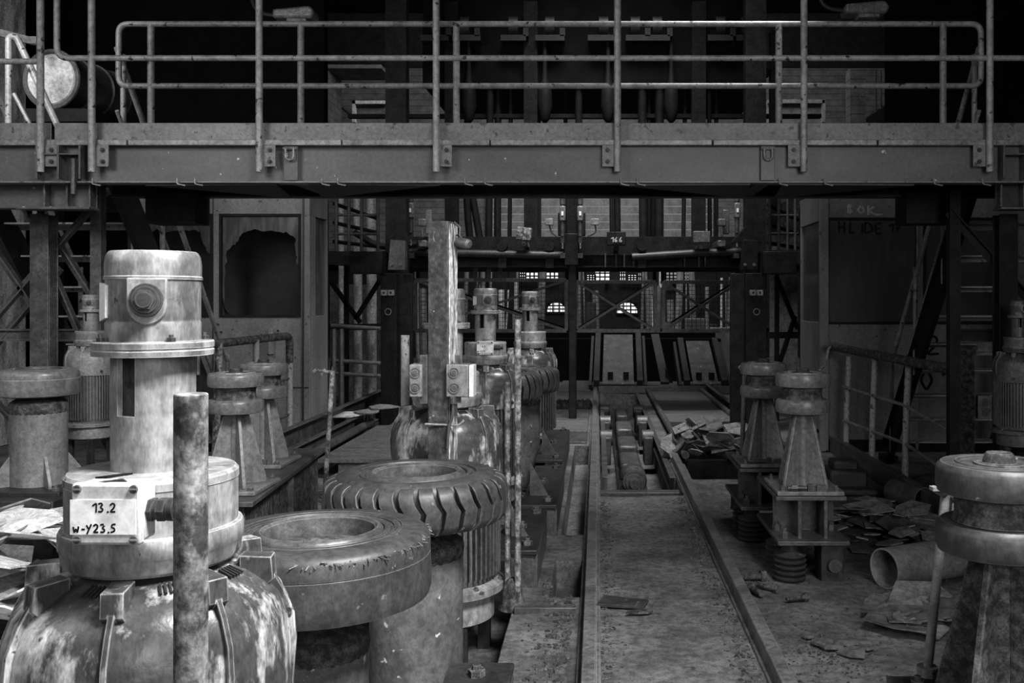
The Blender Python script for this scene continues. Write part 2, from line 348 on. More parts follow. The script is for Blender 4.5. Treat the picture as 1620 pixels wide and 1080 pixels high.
b = MB(); b.ibeam((-3.4, wr, 2.34), (2.9, wr, 2.34), .12, .24); b.build('rear_beam', 'steel_dark', wt)
for px in (463, 1213):
    x = (px-VX)*wy/F
    b = MB(); b.prism([(x-.045, wy+.02, zb), (x+.045, wy+.02, zb), (x+.045, wr, 2.23), (x-.045, wr, 2.23)], (0, 0, .14)); b.prism([V(x+.1, wy, zb-.01), V(x+.9, wy, zb-.015), V(x+.1, wy+.3, zb-.06)], (0, 0, -.01)); b.prism([V(x-.1, wy, zb-.01), V(x-.9, wy, zb-.015), V(x-.1, wy+.3, zb-.06)], (0, 0, -.01))
    b.build('cross_beam', 'steel_dark', wt)
    b = MB(); b.box((x, wy-.032, (zt+zb)/2), (.085, .012, zt-zb-.004)); st = b.build('stiffener_plate', 'beam_paint', wt, .002)
    b = MB(); r = .024
    pts = [V(x-r, wy-.06, zt-.02)]+[V(x+r*math.cos(PI+PI*i/8), wy-.062, zt-.065+r*math.sin(PI+PI*i/8)) for i in range(9)]+[V(x+r, wy-.06, zt-.02)]
    b.tube(pts, .008, 8); b.tube([V(x-.04, wy-.055, zt-.02), V(x+.04, wy-.055, zt-.02)], .008, 8); b.build('lifting_shackle', 'steel_light', st)
for x0, s in (((70-VX)*wy/F, -1), ((1572-VX)*wy/F+.03, 1)):
    b = MB()
    for i in range(3): b.box((x0+.13*i*1, wy-.035, (zt+zb)/2), (.012, .1, zt-zb-.01))
    b.box((x0+.13, wy-.035, (zt+zb)/2+.05), (.27, .09, .01)); es = b.build('end_stiffener', 'steel_mid', wt, .002); MB().cyl((x0+.2, wy-.04, zb-.08), (x0+.2, wy-.04, zt-.08), .016, 10).build('drain_pipe', 'steel_mid', es)
for px in (152, 285, 313, 512, 537, 737, 768, 982, 1008, 1231, 1302, 1474, 1550):
    x = (px-VX)*wy/F; b = MB(); b.tube(bend([V(x, wy-.04, zb+.015), V(x, wy-.045, zb-.02), V(x+.05, wy-.045, zb-.03)], .01, 3), .005, 6); b.build('cable_hook', 'steel_light', wt)

def railing(name, label, mk, posts, zlow, ztop, rails, m, r=.021, plates=()):
    t = thing(name, label, 'railing', (posts[0], mk, zlow))
    for x in posts: MB().tube([V(x, mk, zlow), V(x, mk, ztop)], r, 12).build('post', m, t)
    for pts in rails: MB().tube(bend(pts, .07), r*.86, 12).build('rail', m, t)
    for x, s in plates:
        b = MB(); b.box((x+s*.055, mk+.02, zlow+.1), (.075, .012, .13)); pl = b.build('fixing_plate', 'toe_paint', t, .002)
        for z in (.065, .135): MB().bolt((x+s*.06, mk+.013, zlow+z), (0, -1, 0), .014, .012).build('bolt', 'steel_dark', pl)
    return t
fy = wy-.075
fx = [(p-VX)*fy/F for p in (145, 410, 690, 977, 1272, 1566)]
zl = H-(272-VY)*fy/F; zm = H-(92-VY)*fy/F; ztp = 3.55
railing('guard_railing', 'front guard railing of tall tubes bolted to the walkway beam', fy, fx, zl, ztp,
        [[V(2.72, fy, zm), V(fx[0], fy, zm), V(fx[0]-.21, fy, zm), V(fx[0]-.21, fy, ztp), V(2.72, fy, ztp)]], 'rail_paint', .021, list(zip(fx, (1, 1, 1, -1, -1, -1))))
xl = (64-VX)*fy/F
railing('guard_railing', 'chipped single post and rail at the far left end of the walkway', fy, [xl], zl, ztp, [[V(xl, fy, zm-.02), V(-3.9, fy, zm-.02)]], 'chipped', .021, [(xl, 1)])
ry = wr
rx = [(p-VX)*ry/F for p in (239, 476, 722, 977, 1232, 1492)]
zu, zlw = H+(VY-38)*ry/F, H+(VY-136)*ry/F; xa, xb = (188-VX)*ry/F, (1552-VX)*ry/F
railing('guard_railing', 'rear guard railing with rounded loop ends along the walkway', ry, rx, dk, zu, [[V(-1, ry, zu), V(xa, ry, zu), V(xa, ry, zlw), V(xb, ry, zlw), V(xb, ry, zu), V(-1.1, ry, zu)]], 'rail_paint', .024)

# end brackets and columns that carry the walkway
for sgn, lab, xi, xo, cx in ((-1, 'left', (148-VX)*5.87/F, -4.1, (70-VX)*6.2/F), (1, 'right', (1565-VX)*6.0/F, 3.4, (1590-VX)*6.2/F)):
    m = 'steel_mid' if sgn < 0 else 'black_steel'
    t = thing('support_frame', 'braced steel column and bracket beam under the %s end of the walkway' % lab, 'steel frame', (cx, 6.2, 0))
    zc = 2.15
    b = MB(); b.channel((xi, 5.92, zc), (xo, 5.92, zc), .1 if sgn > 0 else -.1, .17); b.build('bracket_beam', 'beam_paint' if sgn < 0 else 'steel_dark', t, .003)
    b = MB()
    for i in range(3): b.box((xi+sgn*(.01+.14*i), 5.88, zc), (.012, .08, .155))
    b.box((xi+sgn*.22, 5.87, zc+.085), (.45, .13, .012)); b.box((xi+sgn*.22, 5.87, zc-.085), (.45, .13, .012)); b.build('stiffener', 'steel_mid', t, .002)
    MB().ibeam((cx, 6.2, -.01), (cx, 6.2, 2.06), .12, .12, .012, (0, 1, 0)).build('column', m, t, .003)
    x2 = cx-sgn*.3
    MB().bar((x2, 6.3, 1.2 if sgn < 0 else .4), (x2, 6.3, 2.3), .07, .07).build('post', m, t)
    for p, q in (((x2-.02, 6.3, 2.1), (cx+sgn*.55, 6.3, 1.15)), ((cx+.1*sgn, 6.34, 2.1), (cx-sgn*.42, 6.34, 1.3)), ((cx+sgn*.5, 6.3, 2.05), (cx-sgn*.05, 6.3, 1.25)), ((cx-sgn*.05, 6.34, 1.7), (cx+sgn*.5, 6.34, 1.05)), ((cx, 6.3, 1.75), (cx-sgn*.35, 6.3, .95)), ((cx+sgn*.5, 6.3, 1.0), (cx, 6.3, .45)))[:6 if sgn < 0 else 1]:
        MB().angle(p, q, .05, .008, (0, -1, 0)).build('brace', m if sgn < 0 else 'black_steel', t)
    b = MB(); b.ibeam((cx+sgn*.7, 6.3, 1.27), (cx-sgn*.3, 6.3, 1.27), .06, .08, .01); b.build('tie_beam', m, t)
    MB().span((xi-sgn*.02, 6.5, 2.03), (xi-sgn*.36, 6.75, 2.24)).build('landing_box', 'black_steel', t)

# ================================================================ stairs from the walkway to the floor
def stairs(sgn, label, xs_, wd, m, hm):
    y0, y1, z1 = 8.85, 6.8, 2.4
    t = thing('staircase', label, 'staircase', (xs_+sgn*wd/2, y0, 0))
    for x in (xs_, xs_+sgn*wd):
        b = MB(); b.channel((x, y0, .06), (x, y1, z1), .05, .24); b.build('stringer', m, t, .003)
        MB().box((x, y0+.02, .03), (.12, .22, .06)).build('foot', m, t)
        for hh in (1.0, .5):
            q = [V(x, y0-.1, hh*.98-.03*hh), V(x, y1-.05, z1+hh*.9)]
            MB().tube(q, .021 if hh == 1 else .014, 10).build('handrail', hm, t)
        for f in (.04, .36, .68, .98):
            y = y0+(y1-y0)*f; z = z1*f
            MB().tube([V(x, y, z), V(x, y, z+.92)], .02, 10).build('baluster', hm, t)
    n = 10
    for i in range(n):
        f = (i+.6)/n; y = y0+(y1-y0)*f; z = .06+(z1-.06)*f
        b = MB(); b.box((xs_+sgn*wd/2, y+.05, z), (wd-.03, .2, .012)); b.box((xs_+sgn*wd/2, y+.15, z-.015), (wd-.03, .008, .045)); b.build('tread', 'rail_paint', t)
    return t
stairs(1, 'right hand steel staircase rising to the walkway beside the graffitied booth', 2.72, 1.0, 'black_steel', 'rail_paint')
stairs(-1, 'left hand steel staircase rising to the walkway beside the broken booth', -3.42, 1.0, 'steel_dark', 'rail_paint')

# ================================================================ control booths
def jag(cx, cz, rx, rz, n, y, seed, e=.12, lo=-9):
    q = random.Random(seed); out = []
    for i in range(n):
        a = 2*PI*i/n; k = 1+e*math.sin(a*3+seed)+e*.5*math.sin(a*7+2*seed)+q.uniform(-e, e)*.35; se = .55
        u = math.copysign(abs(math.cos(a))**se, math.cos(a))*rx*k; v = math.copysign(abs(math.sin(a))**se, math.sin(a))*rz*k
        out.append(V(cx+u+q.uniform(-.008, .008), y, max(cz+v+q.uniform(-.008, .008), lo)))
    return out
def rectloop(cx, cz, hw, hh, n, y):
    out = []
    for i in range(n):
        a = 2*PI*i/n; c, s = math.cos(a), math.sin(a); k = 1/max(abs(c), abs(s)); out.append(V(cx+c*k*hw, y, cz+s*k*hh))
    return out
def booth(label, name, x0, x1, y0, y1, z0, z1, wins, sidex, m, glass):
    """front wall in the plane y0 with window openings; the wall at sidex faces the track and has a window too"""
    t = thing(name, label, 'control booth', ((x0+x1)/2, (y0+y1)/2, 0)); T = .05
    zw0, zw1 = wins[0][2], wins[0][3]
    b = MB(); b.span((x0, y0, z0), (x1, y0+T, zw0)); b.span((x0, y0, zw1), (x1, y0+T, z1))
    edges = sorted([x0, x1]+[w_[0] for w_ in wins]+[w_[1] for w_ in wins])
    for a, c in zip(edges[::2], edges[1::2]): b.span((a, y0, zw0), (c, y0+T, zw1))
    b.build('front_panel', m, t, .003)
    b = MB(); s = sidex; i = 1 if s == max(x0, x1) else -1; sx = (s-T*i, s)
    ya, yb = y0+T+.02, y1
    b.span((sx[0], ya, z0), (sx[1], yb, zw0)); b.span((sx[0], ya, zw1), (sx[1], yb, z1)); b.span((sx[0], ya, zw0), (sx[1], ya+.12, zw1)); b.span((sx[0], yb-.06, zw0), (sx[1], yb, zw1)); b.build('side_panel', m, t, .003)
    b = MB(); b.span((s-.025*i, ya+.1, zw0), (s-.03*i, yb-.05, zw1)); b.build('side_window', 'dusty_glass' if glass else 'dark_glass', t)
    b = MB(); b.span((x0, y0+T, z1), (x1, y1, z1+.04)); b.build('roof', m, t)
    b = MB(); b.span((x0, y1-.03, z0), (x1, y1, zw0+.5) if False else (x1, y1, z1)); b.build('back_wall', 'booth_inside', t)
    b = MB(); b.span((x0, y0+T, z0+.02), (x1, y1, z0+.06)); b.span((x0+.1, y0+.1, zw0-.06), (x1-.1, y0+.4, zw0-.02)); b.build('floor_and_desk', 'booth_inside', t)
    b = MB(); b.span((x0+.02, y0+.02, -.01), (x1-.02, y1-.02, z0)); b.build('plinth', 'black_steel', t)
    for k, (a, c, q0, q1) in enumerate(wins):
        b = MB(); cx, cz = (a+c)/2, (q0+q1)/2
        b.ringhole(rectloop(cx, cz, (c-a)/2+.012, (q1-q0)/2+.012, 48, y0-.012), rectloop(cx, cz, (c-a)/2-.012, (q1-q0)/2-.012, 48, y0-.012), (0, .03, 0)); wf = b.build('window_frame', 'black_steel', t)
        b = MB()
        if glass: b.ringhole(rectloop(cx, cz, (c-a)/2, (q1-q0)/2, 96, y0+.018), [V(min(max(p_.x, a+.012), c-.012), p_.y, p_.z) for p_ in jag(cx+.02, cz-.17, (c-a)*.475, (q1-q0)*.5, 96, y0+.018, 3+k, .06, q0+.012)], (0, .006, 0)); b.build('broken_glass', 'dusty_glass', wf)
        else: b.span((a, y0+.015, q0), (c, y0+.021, q1)); b.build('glass', 'dark_glass', wf)
    return t
YB = 9.4
def bx(px): return (px-VX)*YB/F
def bz(py): return H-(py-VY)*YB/F
lb = booth('left grey control booth with shattered front window panes', 'control_booth', -4.6, bx(490), YB, 10.06, .12, bz(305), [(bx(205), bx(335), bz(500), bz(340)), (bx(349), bx(474), bz(500), bz(340))], bx(490), 'booth_paint', True)
b = MB()
for px, py in ((345, 513), (350, 525), (414, 530), (440, 523), (425, 560)): b.cyl(P(px, py, YB), P(px, py, YB)+V(0, -.012, 0), .012, 10)
b.build('latch', 'steel_dark', lb)
b = MB(); b.span(P(336, 310, YB-.004), P(338, 700, YB)); b.span(P(478, 310, YB-.012), P(481, 700, YB)); b.span(P(340, 612, YB-.004), P(488, 614, YB)); b.build('panel_joint', 'steel_dark', lb)
b = MB(); b.span(P(424, 520, YB-.06), P(434, 560, YB)); b.build('switch_box', 'booth_paint', lb, .004)
rb = booth('right dark control booth with scrawled graffiti on its window', 'control_booth', bx(1305), 4.6, YB, 10.57, .12, bz(305), [(bx(1305), bx(1305), bz(510), bz(345)), (bx(1305)+.0, bx(1305)+.0, bz(510), bz(345))][:0]+[(bx(1303+2), bx(1450), bz(511), bz(346)), (bx(1462), bx(1600), bz(511), bz(346))], bx(1305), 'booth_paint_dim', False)
b = MB(); b.span(P(1297, 312, YB-.02), P(1309, 712, YB+.03)); b.span(P(1449, 312, YB-.012), P(1453, 712, YB)); b.build('corner_post', 'booth_paint', rb, .004)
b = MB(); write(b, 'BOK', P(1341, 338, YB-.004), V(1, 0, -.05), Z3, .09, .012, 1.1); b.build('graffiti', 'chalk', rb)
b = MB(); write(b, 'HLIDE', P(1327, 368, YB-.003), V(1, 0, -.03), Z3, .11, .006, .95); write(b, '17', P(1406, 368, YB-.003), V(1, 0, .03), Z3, .09, .006, 1); b.build('graffiti', 'ink', rb)
b = MB(); write(b, '20', P(1466, 562, YB-.003), V(1, 0, 0), Z3, .2, .012, 1); write(b, '017', P(1455, 618, YB-.003), V(1, 0, 0), Z3, .22, .014, 1); b.build('graffiti', 'ink', rb)
# ================================================================ vertical gear motors
def ang(a): return V(math.sin(a), -math.cos(a), 0)            # a = 0 faces the camera side
def rotz(a): return Matrix.Rotation(a, 3, 'Z')
def gear_motor(label, loc, sc=1, text=None, light='paint_light', grimy='paint_grimy', box=True, capmark=True, stand=0):
    t = thing('gear_motor', label, 'gear motor', (loc[0], loc[1], loc[2]), 'vertical gear motors')
    L = V(*loc); c = L
    def z(v): return v+.26                                      # heights measured above the pit floor
    o = lambda x, y, zz: L+V(x, y, z(zz))
    b = MB(); b.lathe([(0, z(1.594)), (.07, z(1.594)), (.075, z(1.59)), (.08, z(1.594)), (.083, z(1.592)), (.0875, z(1.585)), (.09, z(1.57)), (.09, z(1.547)), (.0915, z(1.546)), (.0915, z(1.541)), (.0885, z(1.54)), (.0885, z(1.468)), (.0875, z(1.466)), (.0875, z(1.462)), (.089, z(1.46)), (.089, z(1.426)), (0, z(1.426))], c, 48)
    cap = b.build('encoder_cap', light, t)
    b = MB(); u = .036                                          # raised pad and round plug on the cap's face
    pts = [V(-u, 0, .045), V(u, 0, .045)]+[V(u*math.cos(-PI*i/10), 0, -.005+u*math.sin(-PI*i/10)) for i in range(11)]
    M = rotz(.3); q = o(0, 0, 1.498)
    b.prism([q+M@(p+V(0, -.093, 0)) for p in pts], M@V(0, .03, 0)); b.build('plug_pad', 'paint_grey', cap, .003)
    b = MB(); d = ang(.3); q = q+d*.09+V(0, 0, .005)
    for r, a, e in ((.03, 0, .016), (.024, .016, .024), (.019, .024, .036), (.014, .036, .046)): b.cyl(q+d*a, q+d*e, r, 20 if r != .019 else 6)
    b.build('cable_plug', 'steel_dark', cap)
    if capmark:
        b = MB(); M = rotz(-.86); b.prism([o(0, 0, 0)+M@V(a_, -.093, h_) for a_, h_ in ((-.03, 1.535), (.012, 1.53), (.012, 1.47), (-.03, 1.463))], M@V(0, .006, 0)); b.build('tag_plate', 'label_paper', cap)
    b = MB(); b.lathe([(0, z(1.426)), (.112, z(1.426)), (.114, z(1.424)), (.114, z(1.414)), (.112, z(1.412)), (.112, z(1.410)), (.114, z(1.409)), (.113, z(1.399)), (.08, z(1.396)), (0, z(1.396))], c, 48)
    fl = b.build('flange', 'debris_grey' if False else light, t)
    for a in (.75, 2.3, 3.9, 5.5): MB().bolt(o(0, 0, 1.426)+ang(a)*.1, Z3, .009, .008).build('bolt', 'steel_dark', fl)
    # neck: thick pipe with a window cut in its left front
    n = 48; b = MB(); r0, r1 = .079, .068; a0, a1 = -.62, .1; zz = [1.185, 1.29, 1.396]
    A = [-PI+2*PI*i/n for i in range(n)]
    vo = [[b.bm.verts.new(c+ang(a)*r0+V(0, 0, z(h))) for a in A] for h in zz]; vi = [[b.bm.verts.new(c+ang(a)*r1+V(0, 0, z(h))) for a in A] for h in zz]
    hole = [a0 < A[i] < a1 and a0 < (A[i]+2*PI/n) < a1 for i in range(n)]
    for l in (0, 1):
        for i in range(n):
            j = (i+1) % n
            if l == 1 and hole[i]: continue
            b.bm.faces.new((vo[l][i], vo[l][j], vo[l+1][j], vo[l+1][i])); b.bm.faces.new((vi[l][j], vi[l][i], vi[l+1][i], vi[l+1][j]))
            if l == 1:
                for e, f in ((i, (i-1) % n), (j, j)):
                    if hole[f]: b.bm.faces.new((vo[1][e], vi[1][e], vi[2][e], vo[2][e]))
        if l == 0:
            for i in range(n):
                if hole[i]: j = (i+1) % n; b.bm.faces.new((vo[1][i], vo[1][j], vi[1][j], vi[1][i]))
    b.build('neck', light, t)
    b = MB(); b.cyl(o(0, 0, 1.19), o(0, 0, 1.39), .03, 16); b.build('shaft', 'steel_dark', t)
    b = MB(); b.lathe([(0, z(1.19)), (.155, z(1.184)), (.161, z(1.178)), (.162, z(1.165)), (.160, z(1.163)), (.160, z(1.083)), (.168, z(1.081)), (.171, z(1.075)), (.171, z(1.05)), (.168, z(1.046)), (.165, z(1.024)), (.163, z(1.02)), (.158, z(1.02)), (.155, z(1.014)), (0, z(1.012))], c, 64)
    band = b.build('brake_ring', light, t)
    if box:
        a = 0
        d = ang(a); sd = V(math.cos(a), math.sin(a), 0); q = L+d*.196+sd*.026+V(0, 0, z(1.146)); M = Matrix((sd, -d, Z3)).transposed()
        b = MB(); b.box(q, (.118, .05, .098), M.to_euler()); b.box(q+d*.033, (.124, .018, .104), M.to_euler()); tb = b.build('terminal_box', 'paint_white' if text else light, t, .006)
        fr = q+d*.043
        if text:
            b = MB(); b.box(fr-V(0, 0, .004)-sd*.004, (.116, .0015, .058), (M@rotz(0)).to_euler()); b.build('paper_label', 'label_paper', tb)
            b = MB(); write(b, text[0], fr+d*.001-sd*.022+V(0, 0, .004), sd, Z3, .0155, .0016, .95); write(b, text[1], fr+d*.001-sd*.056+V(0, 0, -.03), sd, Z3, .0145, .0016, .85); b.build('handwriting', 'ink', tb)
            b = MB(); b.prism([q+V(0, 0, .056)+sd*x_+d*y_+V(0, 0, h_) for x_, y_, h_ in ((-.03, .02, 0), (.0, .036, .003), (.035, .015, .006), (.005, -.02, 0))], (0, 0, .003)); b.build('torn_sticker', 'ink', tb)
        for x_ in (-.05, .05):
            for h_ in (-.042, .042):
                b = MB(); b.cyl(fr+sd*x_+V(0, 0, h_)-d*.004, fr+sd*x_+V(0, 0, h_)+d*.002, .0075, 14); b.box(fr+sd*x_+V(0, 0, h_)+d*.003, (.013, .002, .002), M.to_euler()); b.build('screw', 'steel_mid', tb)
        g = q+sd*.06; b = MB()
        for r, s0, s1, n_ in ((.021, 0, .008, 6), (.017, .008, .016, 16), (.021, .016, .03, 6), (.018, .03, .034, 16), (.02, .034, .046, 16), (.012, .046, .07, 12)): b.cyl(g+sd*s0, g+sd*s1, r, n_)
        b.build('cable_gland', 'steel_dark', tb)
    bell = [(.10, 1.013), (.135, 1.008), (.186, .99), (.222, .966), (.246, .942), (.262, .9), (.268, .86), (.27, .82), (.27, .69), (.262, .685), (.1, .685)]
    b = MB(); b.lathe([(r, z(h)) for r, h in bell], c, 72); bl = b.build('bell_housing', grimy, t, 0, None, 50)
    for i in range(8):
        a = .14+i*PI/4; d = ang(a); sd = V(math.cos(a), math.sin(a), 0)
        b = MB(); pr = [(.155, .99), (.165, 1.012), (.222, 1.008), (.23, .985), (.255, .945), (.274, .9), (.279, .85), (.272, .76), (.255, .8), (.2, .95)]
        b.prism([L+d*r+V(0, 0, z(h))-sd*.006 for r, h in pr], sd*.012)
        b.prism([L+d*r+V(0, 0, z(h))-sd*.02 for r, h in ((.17, .985), (.17, 1.016), (.232, 1.012), (.236, .97), (.22, .955))], sd*.04); b.build('rib', grimy, bl, .0015)
    for a in (.5, -.25, 1.25):
        b = MB()
        for k in range(5): d = ang(a+k*.05); b.bar(L+d*.16+V(0, 0, z(1.004)), L+d*.19+V(0, 0, z(.993)), .004, .004)
        b.build('vent_grille', 'black_steel', bl)
    for a in (.9, -.62): MB().bolt(L+ang(a)*.268+V(0, 0, z(.735)), ang(a), .016, .016).build('bolt', 'steel_dark', bl)
    b = MB(); n = 54
    b.lathe([(.238, z(.685)), (.238, z(.16)), (.1, z(.16))], c, n)
    for i in range(n):
        a = 2*PI*i/n; d = ang(a); sd = V(math.cos(a), math.sin(a), 0)
        b.prism([L+d*r+V(0, 0, z(h))-sd*.004 for r, h in ((.23, .684), (.267, .684), (.267, .2), (.23, .19))], sd*.008)
    b.build('finned_body', 'steel_mid', t)
    b = MB(); b.lathe([(0, z(.165)), (.25, z(.165)), (.285, z(.15)), (.285, z(.115)), (.23, z(.11)), (.235, z(.09)), (.235, z(-.02)), (.2, z(-.04)), (0, z(-.04))], c, 48); gb = b.build('gearbox', light, t)
    for a in (-1.1, -.2, .7, 1.5): MB().bolt(L+ang(a)*.265+V(0, 0, z(.15)), Z3, .014, .012).build('bolt', 'steel_mid', gb)
    for i in range(4):
        a = .5+i*PI/2; d = ang(a); MB().bar(L+d*.2+V(0, 0, z(-.03)), L+d*.2+V(0, 0, z(-.26-stand)), .06, .06).build('leg', 'steel_dark', t)
    if sc != 1: t.scale = (sc, sc, sc)
    return t
PZ = -.262
gear_motor('nearest pale gear motor with a white box marked 13.2', (-.842, 1.80, PZ), 1, ('13.2', 'W-Y23.5')).scale = (.94, .94, 1)
gear_motor('gear motor half hidden behind the rusty square post', (-.749, 4.72, PZ-.035), 1, None, box=False, capmark=False)
gear_motor('gear motor with a scrawled box marked 43, behind the square post', (-.862, 7.3, PZ), 1, ('43', 'W-Y20'))
gear_motor('farthest gear motor of the row, behind the two small tyres', (-.69, 9.75, PZ), 1, None, box=False, capmark=False)
s_ = .55
gear_motor('small gear motor among the braces at the left edge', (-3.18, 5.95, 1.535-1.854*s_), s_, None, 'paint_grey', 'paint_grey', stand=.96, box=False, capmark=False)
gear_motor('dark gear motor cut off by the right edge of the view', (2.60, 5.85, 1.50-1.854*s_), s_, None, 'steel_mid', 'steel_mid', stand=.9, box=False, capmark=False)

# ================================================================ wheels on drum pedestals
def gusset(mb, L, a, r0, h, w_, zb, th=.014):
    d = ang(a); sd = V(math.cos(a), math.sin(a), 0); mb.prism([L+d*r+V(0, 0, zz)-sd*th/2 for r, zz in ((r0-.005, zb), (r0+w_, zb), (r0+w_, zb+.03), (r0, zb+h))], sd*th)
def drum_stand(t, L, r, z0, z1, m='drum_paint', cap='mud'):
    if L.x < -2: m = 'paint_grey'
    b = MB(); b.lathe([(0, z1), (r-.012, z1), (r, z1-.012), (r, z0), (0, z0)], V(L.x, L.y, 0), 40); d = b.build('pedestal', m, t)
    b = MB(); b.lathe([(0, z1+.05), (r*.6, z1+.045), (r*.8, z1+.03), (r*1.0, z1+.012), (r*1.03, z1-.02), (r*1.0, z1-.05), (r*.9, z1-.02), (0, z1)], V(L.x, L.y, 0), 30); b.build('grease_collar', cap, t)
    for a in (.75, 2.3, -.8, -2.3): b = MB(); gusset(b, V(L.x, L.y, 0), a, r, .17, .1, z0+.02); b.build('gusset', m, t)
    b = MB(); b.box((L.x, L.y, z0+.01), (2*r+.24, 2*r+.24, .022)); pl = b.build('base_plate', 'steel_dark', t, .003)
    for i in (-1, 1):
        for j in (-1, 1): MB().bolt((L.x+i*(r+.08), L.y+j*(r+.08), z0+.02), Z3, .02, .018).build('bolt', 'steel_mid', pl)
def solid_wheel(label, X, Y, R, z0, z1, ped, pr, pz, m='rubber', k=1):
    t = thing('wheel_stand', label, 'friction wheel', (X, Y, pz), 'wheels on round pedestals'); c = V(X, Y, 0); h = z1-z0; q = R/.35
    b = MB(); P_ = [(.20*R/.35, z1-.02), (.205*q, z1-.004), (.215*q, z1-.002), (.218*q, z1-.008), (.232*q, z1-.008), (.235*q, z1-.001), (.25*q, z1), (.255*q, z1-.005), (.26*q, z1), (.325*q, z1-.006), (.342*q, z1-.016), (.349*q, z1-.03), (.35*q, z0+h*.66), (.3475*q, z0+h*.65), (.35*q, z0+h*.64), (.352*q, z0+h*.3), (.352*q, z0+.03), (.345*q, z0+.008), (.32*q, z0), (.15*q, z0)]
    b.lathe(P_, c, 72); w_ = b.build('solid_tyre', m, t)
    if k: 
        b = MB(); q_ = random.Random(5)
        for i in range(150):
            a = q_.uniform(-2.2, 2.2); d = ang(a)*(R*.985); p = c+d+V(0, 0, z1-.02-q_.random()*.012); b.tube([p, p+V(q_.uniform(-.02, .02), q_.uniform(-.006, .006), q_.uniform(-.012, .006))+ang(a)*.006], .0022, 4)
        b.build('frayed_edge', 'rubber', w_)
    b = MB(); b.lathe([(.168*q, z1-.03), (.172*q, z1-.002), (.182*q, z1+.006), (.194*q, z1+.002), (.2*q, z1-.006), (.2*q, z0+.02), (.19*q, z0+.02), (.165*q, z1-.06)], c, 64, None, True); b.build('rim', 'steel_mid', w_)
    b = MB(); b.lathe([(0, z1-.03), (.05*q, z1-.032), (.06*q, z1-.055), (.172*q, z1-.06), (.172*q, z1-.08), (0, z1-.08)], c, 40); b.build('hub', 'mud', w_)
    b = MB(); b.cyl((X, Y, pz+.02), (X, Y, z1-.05), .06*q, 20); b.build('axle', 'mud', t)
    drum_stand(t, c, pr, pz, ped); return t
def tyre_wheel(label, X, Y, R, z0, z1, ped, pr, pz):
    t = thing('wheel_stand', label, 'friction wheel', (X, Y, pz), 'wheels on round pedestals'); c = V(X, Y, 0); q = R/.375; h = z1-z0
    b = MB(); b.lathe([(.2*q, z1-.03), (.21*q, z1-.006), (.225*q, z1-.004), (.23*q, z1-.012), (.24*q, z1-.012), (.245*q, z1-.002), (.26*q, z1), (.30*q, z1-.001), (.322*q, z1-.012), (.336*q, z1-.03), (.338*q, z1-.05), (.338*q, z0+.04), (.33*q, z0+.01), (.28*q, z0), (.15*q, z0)], c, 72); ty = b.build('tyre', 'rubber', t)
    n = 30; qr = random.Random(3)
    for i in range(n):
        b = MB(); a0 = 2*PI*i/n; da = 2*PI/n*.76; rows = [(z1-.012, .33), (z1-.022, .352), (z1-.04, .368), (z1-.07, .374), (z1-h*.5, .375), (z0+h*.25, .374), (z0+.04, .37), (z0+.016, .352), (z0+.012, .33)]
        of = [0, .0, .0, .02, .075, .05, .05, .02, .02]; M_ = 5; O = []; I = []
        for (zz, r), f in zip(rows, of):
            O.append([b.bm.verts.new(c+ang(a0+f+da*j/(M_-1))*(r*q)+V(0, 0, zz)) for j in range(M_)]); I.append([b.bm.verts.new(c+ang(a0+f+da*j/(M_-1))*(.315*q)+V(0, 0, zz)) for j in range(M_)])
        for A_, B_ in ((O, O), (I, I)):
            for u, v in zip(A_, A_[1:]): b.quadstrip(u, v, False)
        for e in (0, -1):
            for k_ in range(len(rows)-1): b.bm.faces.new((O[k_][e], O[k_+1][e], I[k_+1][e], I[k_][e]))
            b.quadstrip(O[e], I[e], False)
        b.build('tread_lug', 'rubber', ty, .003)
    b = MB(); b.lathe([(.158*q, z1-.03), (.162*q, z1-.004), (.175*q, z1+.004), (.187*q, z1), (.2*q, z1-.012), (.2*q, z0+.03), (.19*q, z0+.03), (.156*q, z1-.06)], c, 64, None, True); b.build('rim', 'steel_mid', ty)
    b = MB(); b.lathe([(0, z1-.03), (.05*q, z1-.032), (.06*q, z1-.05), (.165*q, z1-.055), (.165*q, z1-.08), (0, z1-.08)], c, 40); b.build('hub', 'mud', ty)
    b = MB(); b.cyl((X, Y, pz+.02), (X, Y, z1-.05), .065*q, 20); b.build('axle', 'mud', t)
    drum_stand(t, c, pr, pz, ped); return t
solid_wheel('big smooth solid rubber wheel beside the nearest pale motor', -.893, 3.05, .352, .548, .765, .42, .155, PZ)
tyre_wheel('big treaded tyre lying flat in front of the square post', -.744, 3.90, .375, .595, .80, .50, .19, PZ)
tyre_wheel('small worn treaded tyre just behind the motor marked 43', -.843, 8.05, .375, .64, .90, .56, .19, PZ)
tyre_wheel('smaller treaded tyre at the far end of the motor row', -.735, 9.03, .375, .625, .87, .56, .19, PZ)
solid_wheel('pale flat wheel on a round pedestal at the left edge', -3.24, 5.5, .213, .95, 1.105, .90, .15, .42, 'urethane', 0)
b = MB(); b.box((-3.24, 5.44, .2), (.62, .68, .44)); tag(b.build('machine_block', 'steel_dark', None, .006, (-3.24, 5.55, 0)), 'dark block under the pale wheel at the left edge', 'machine base')

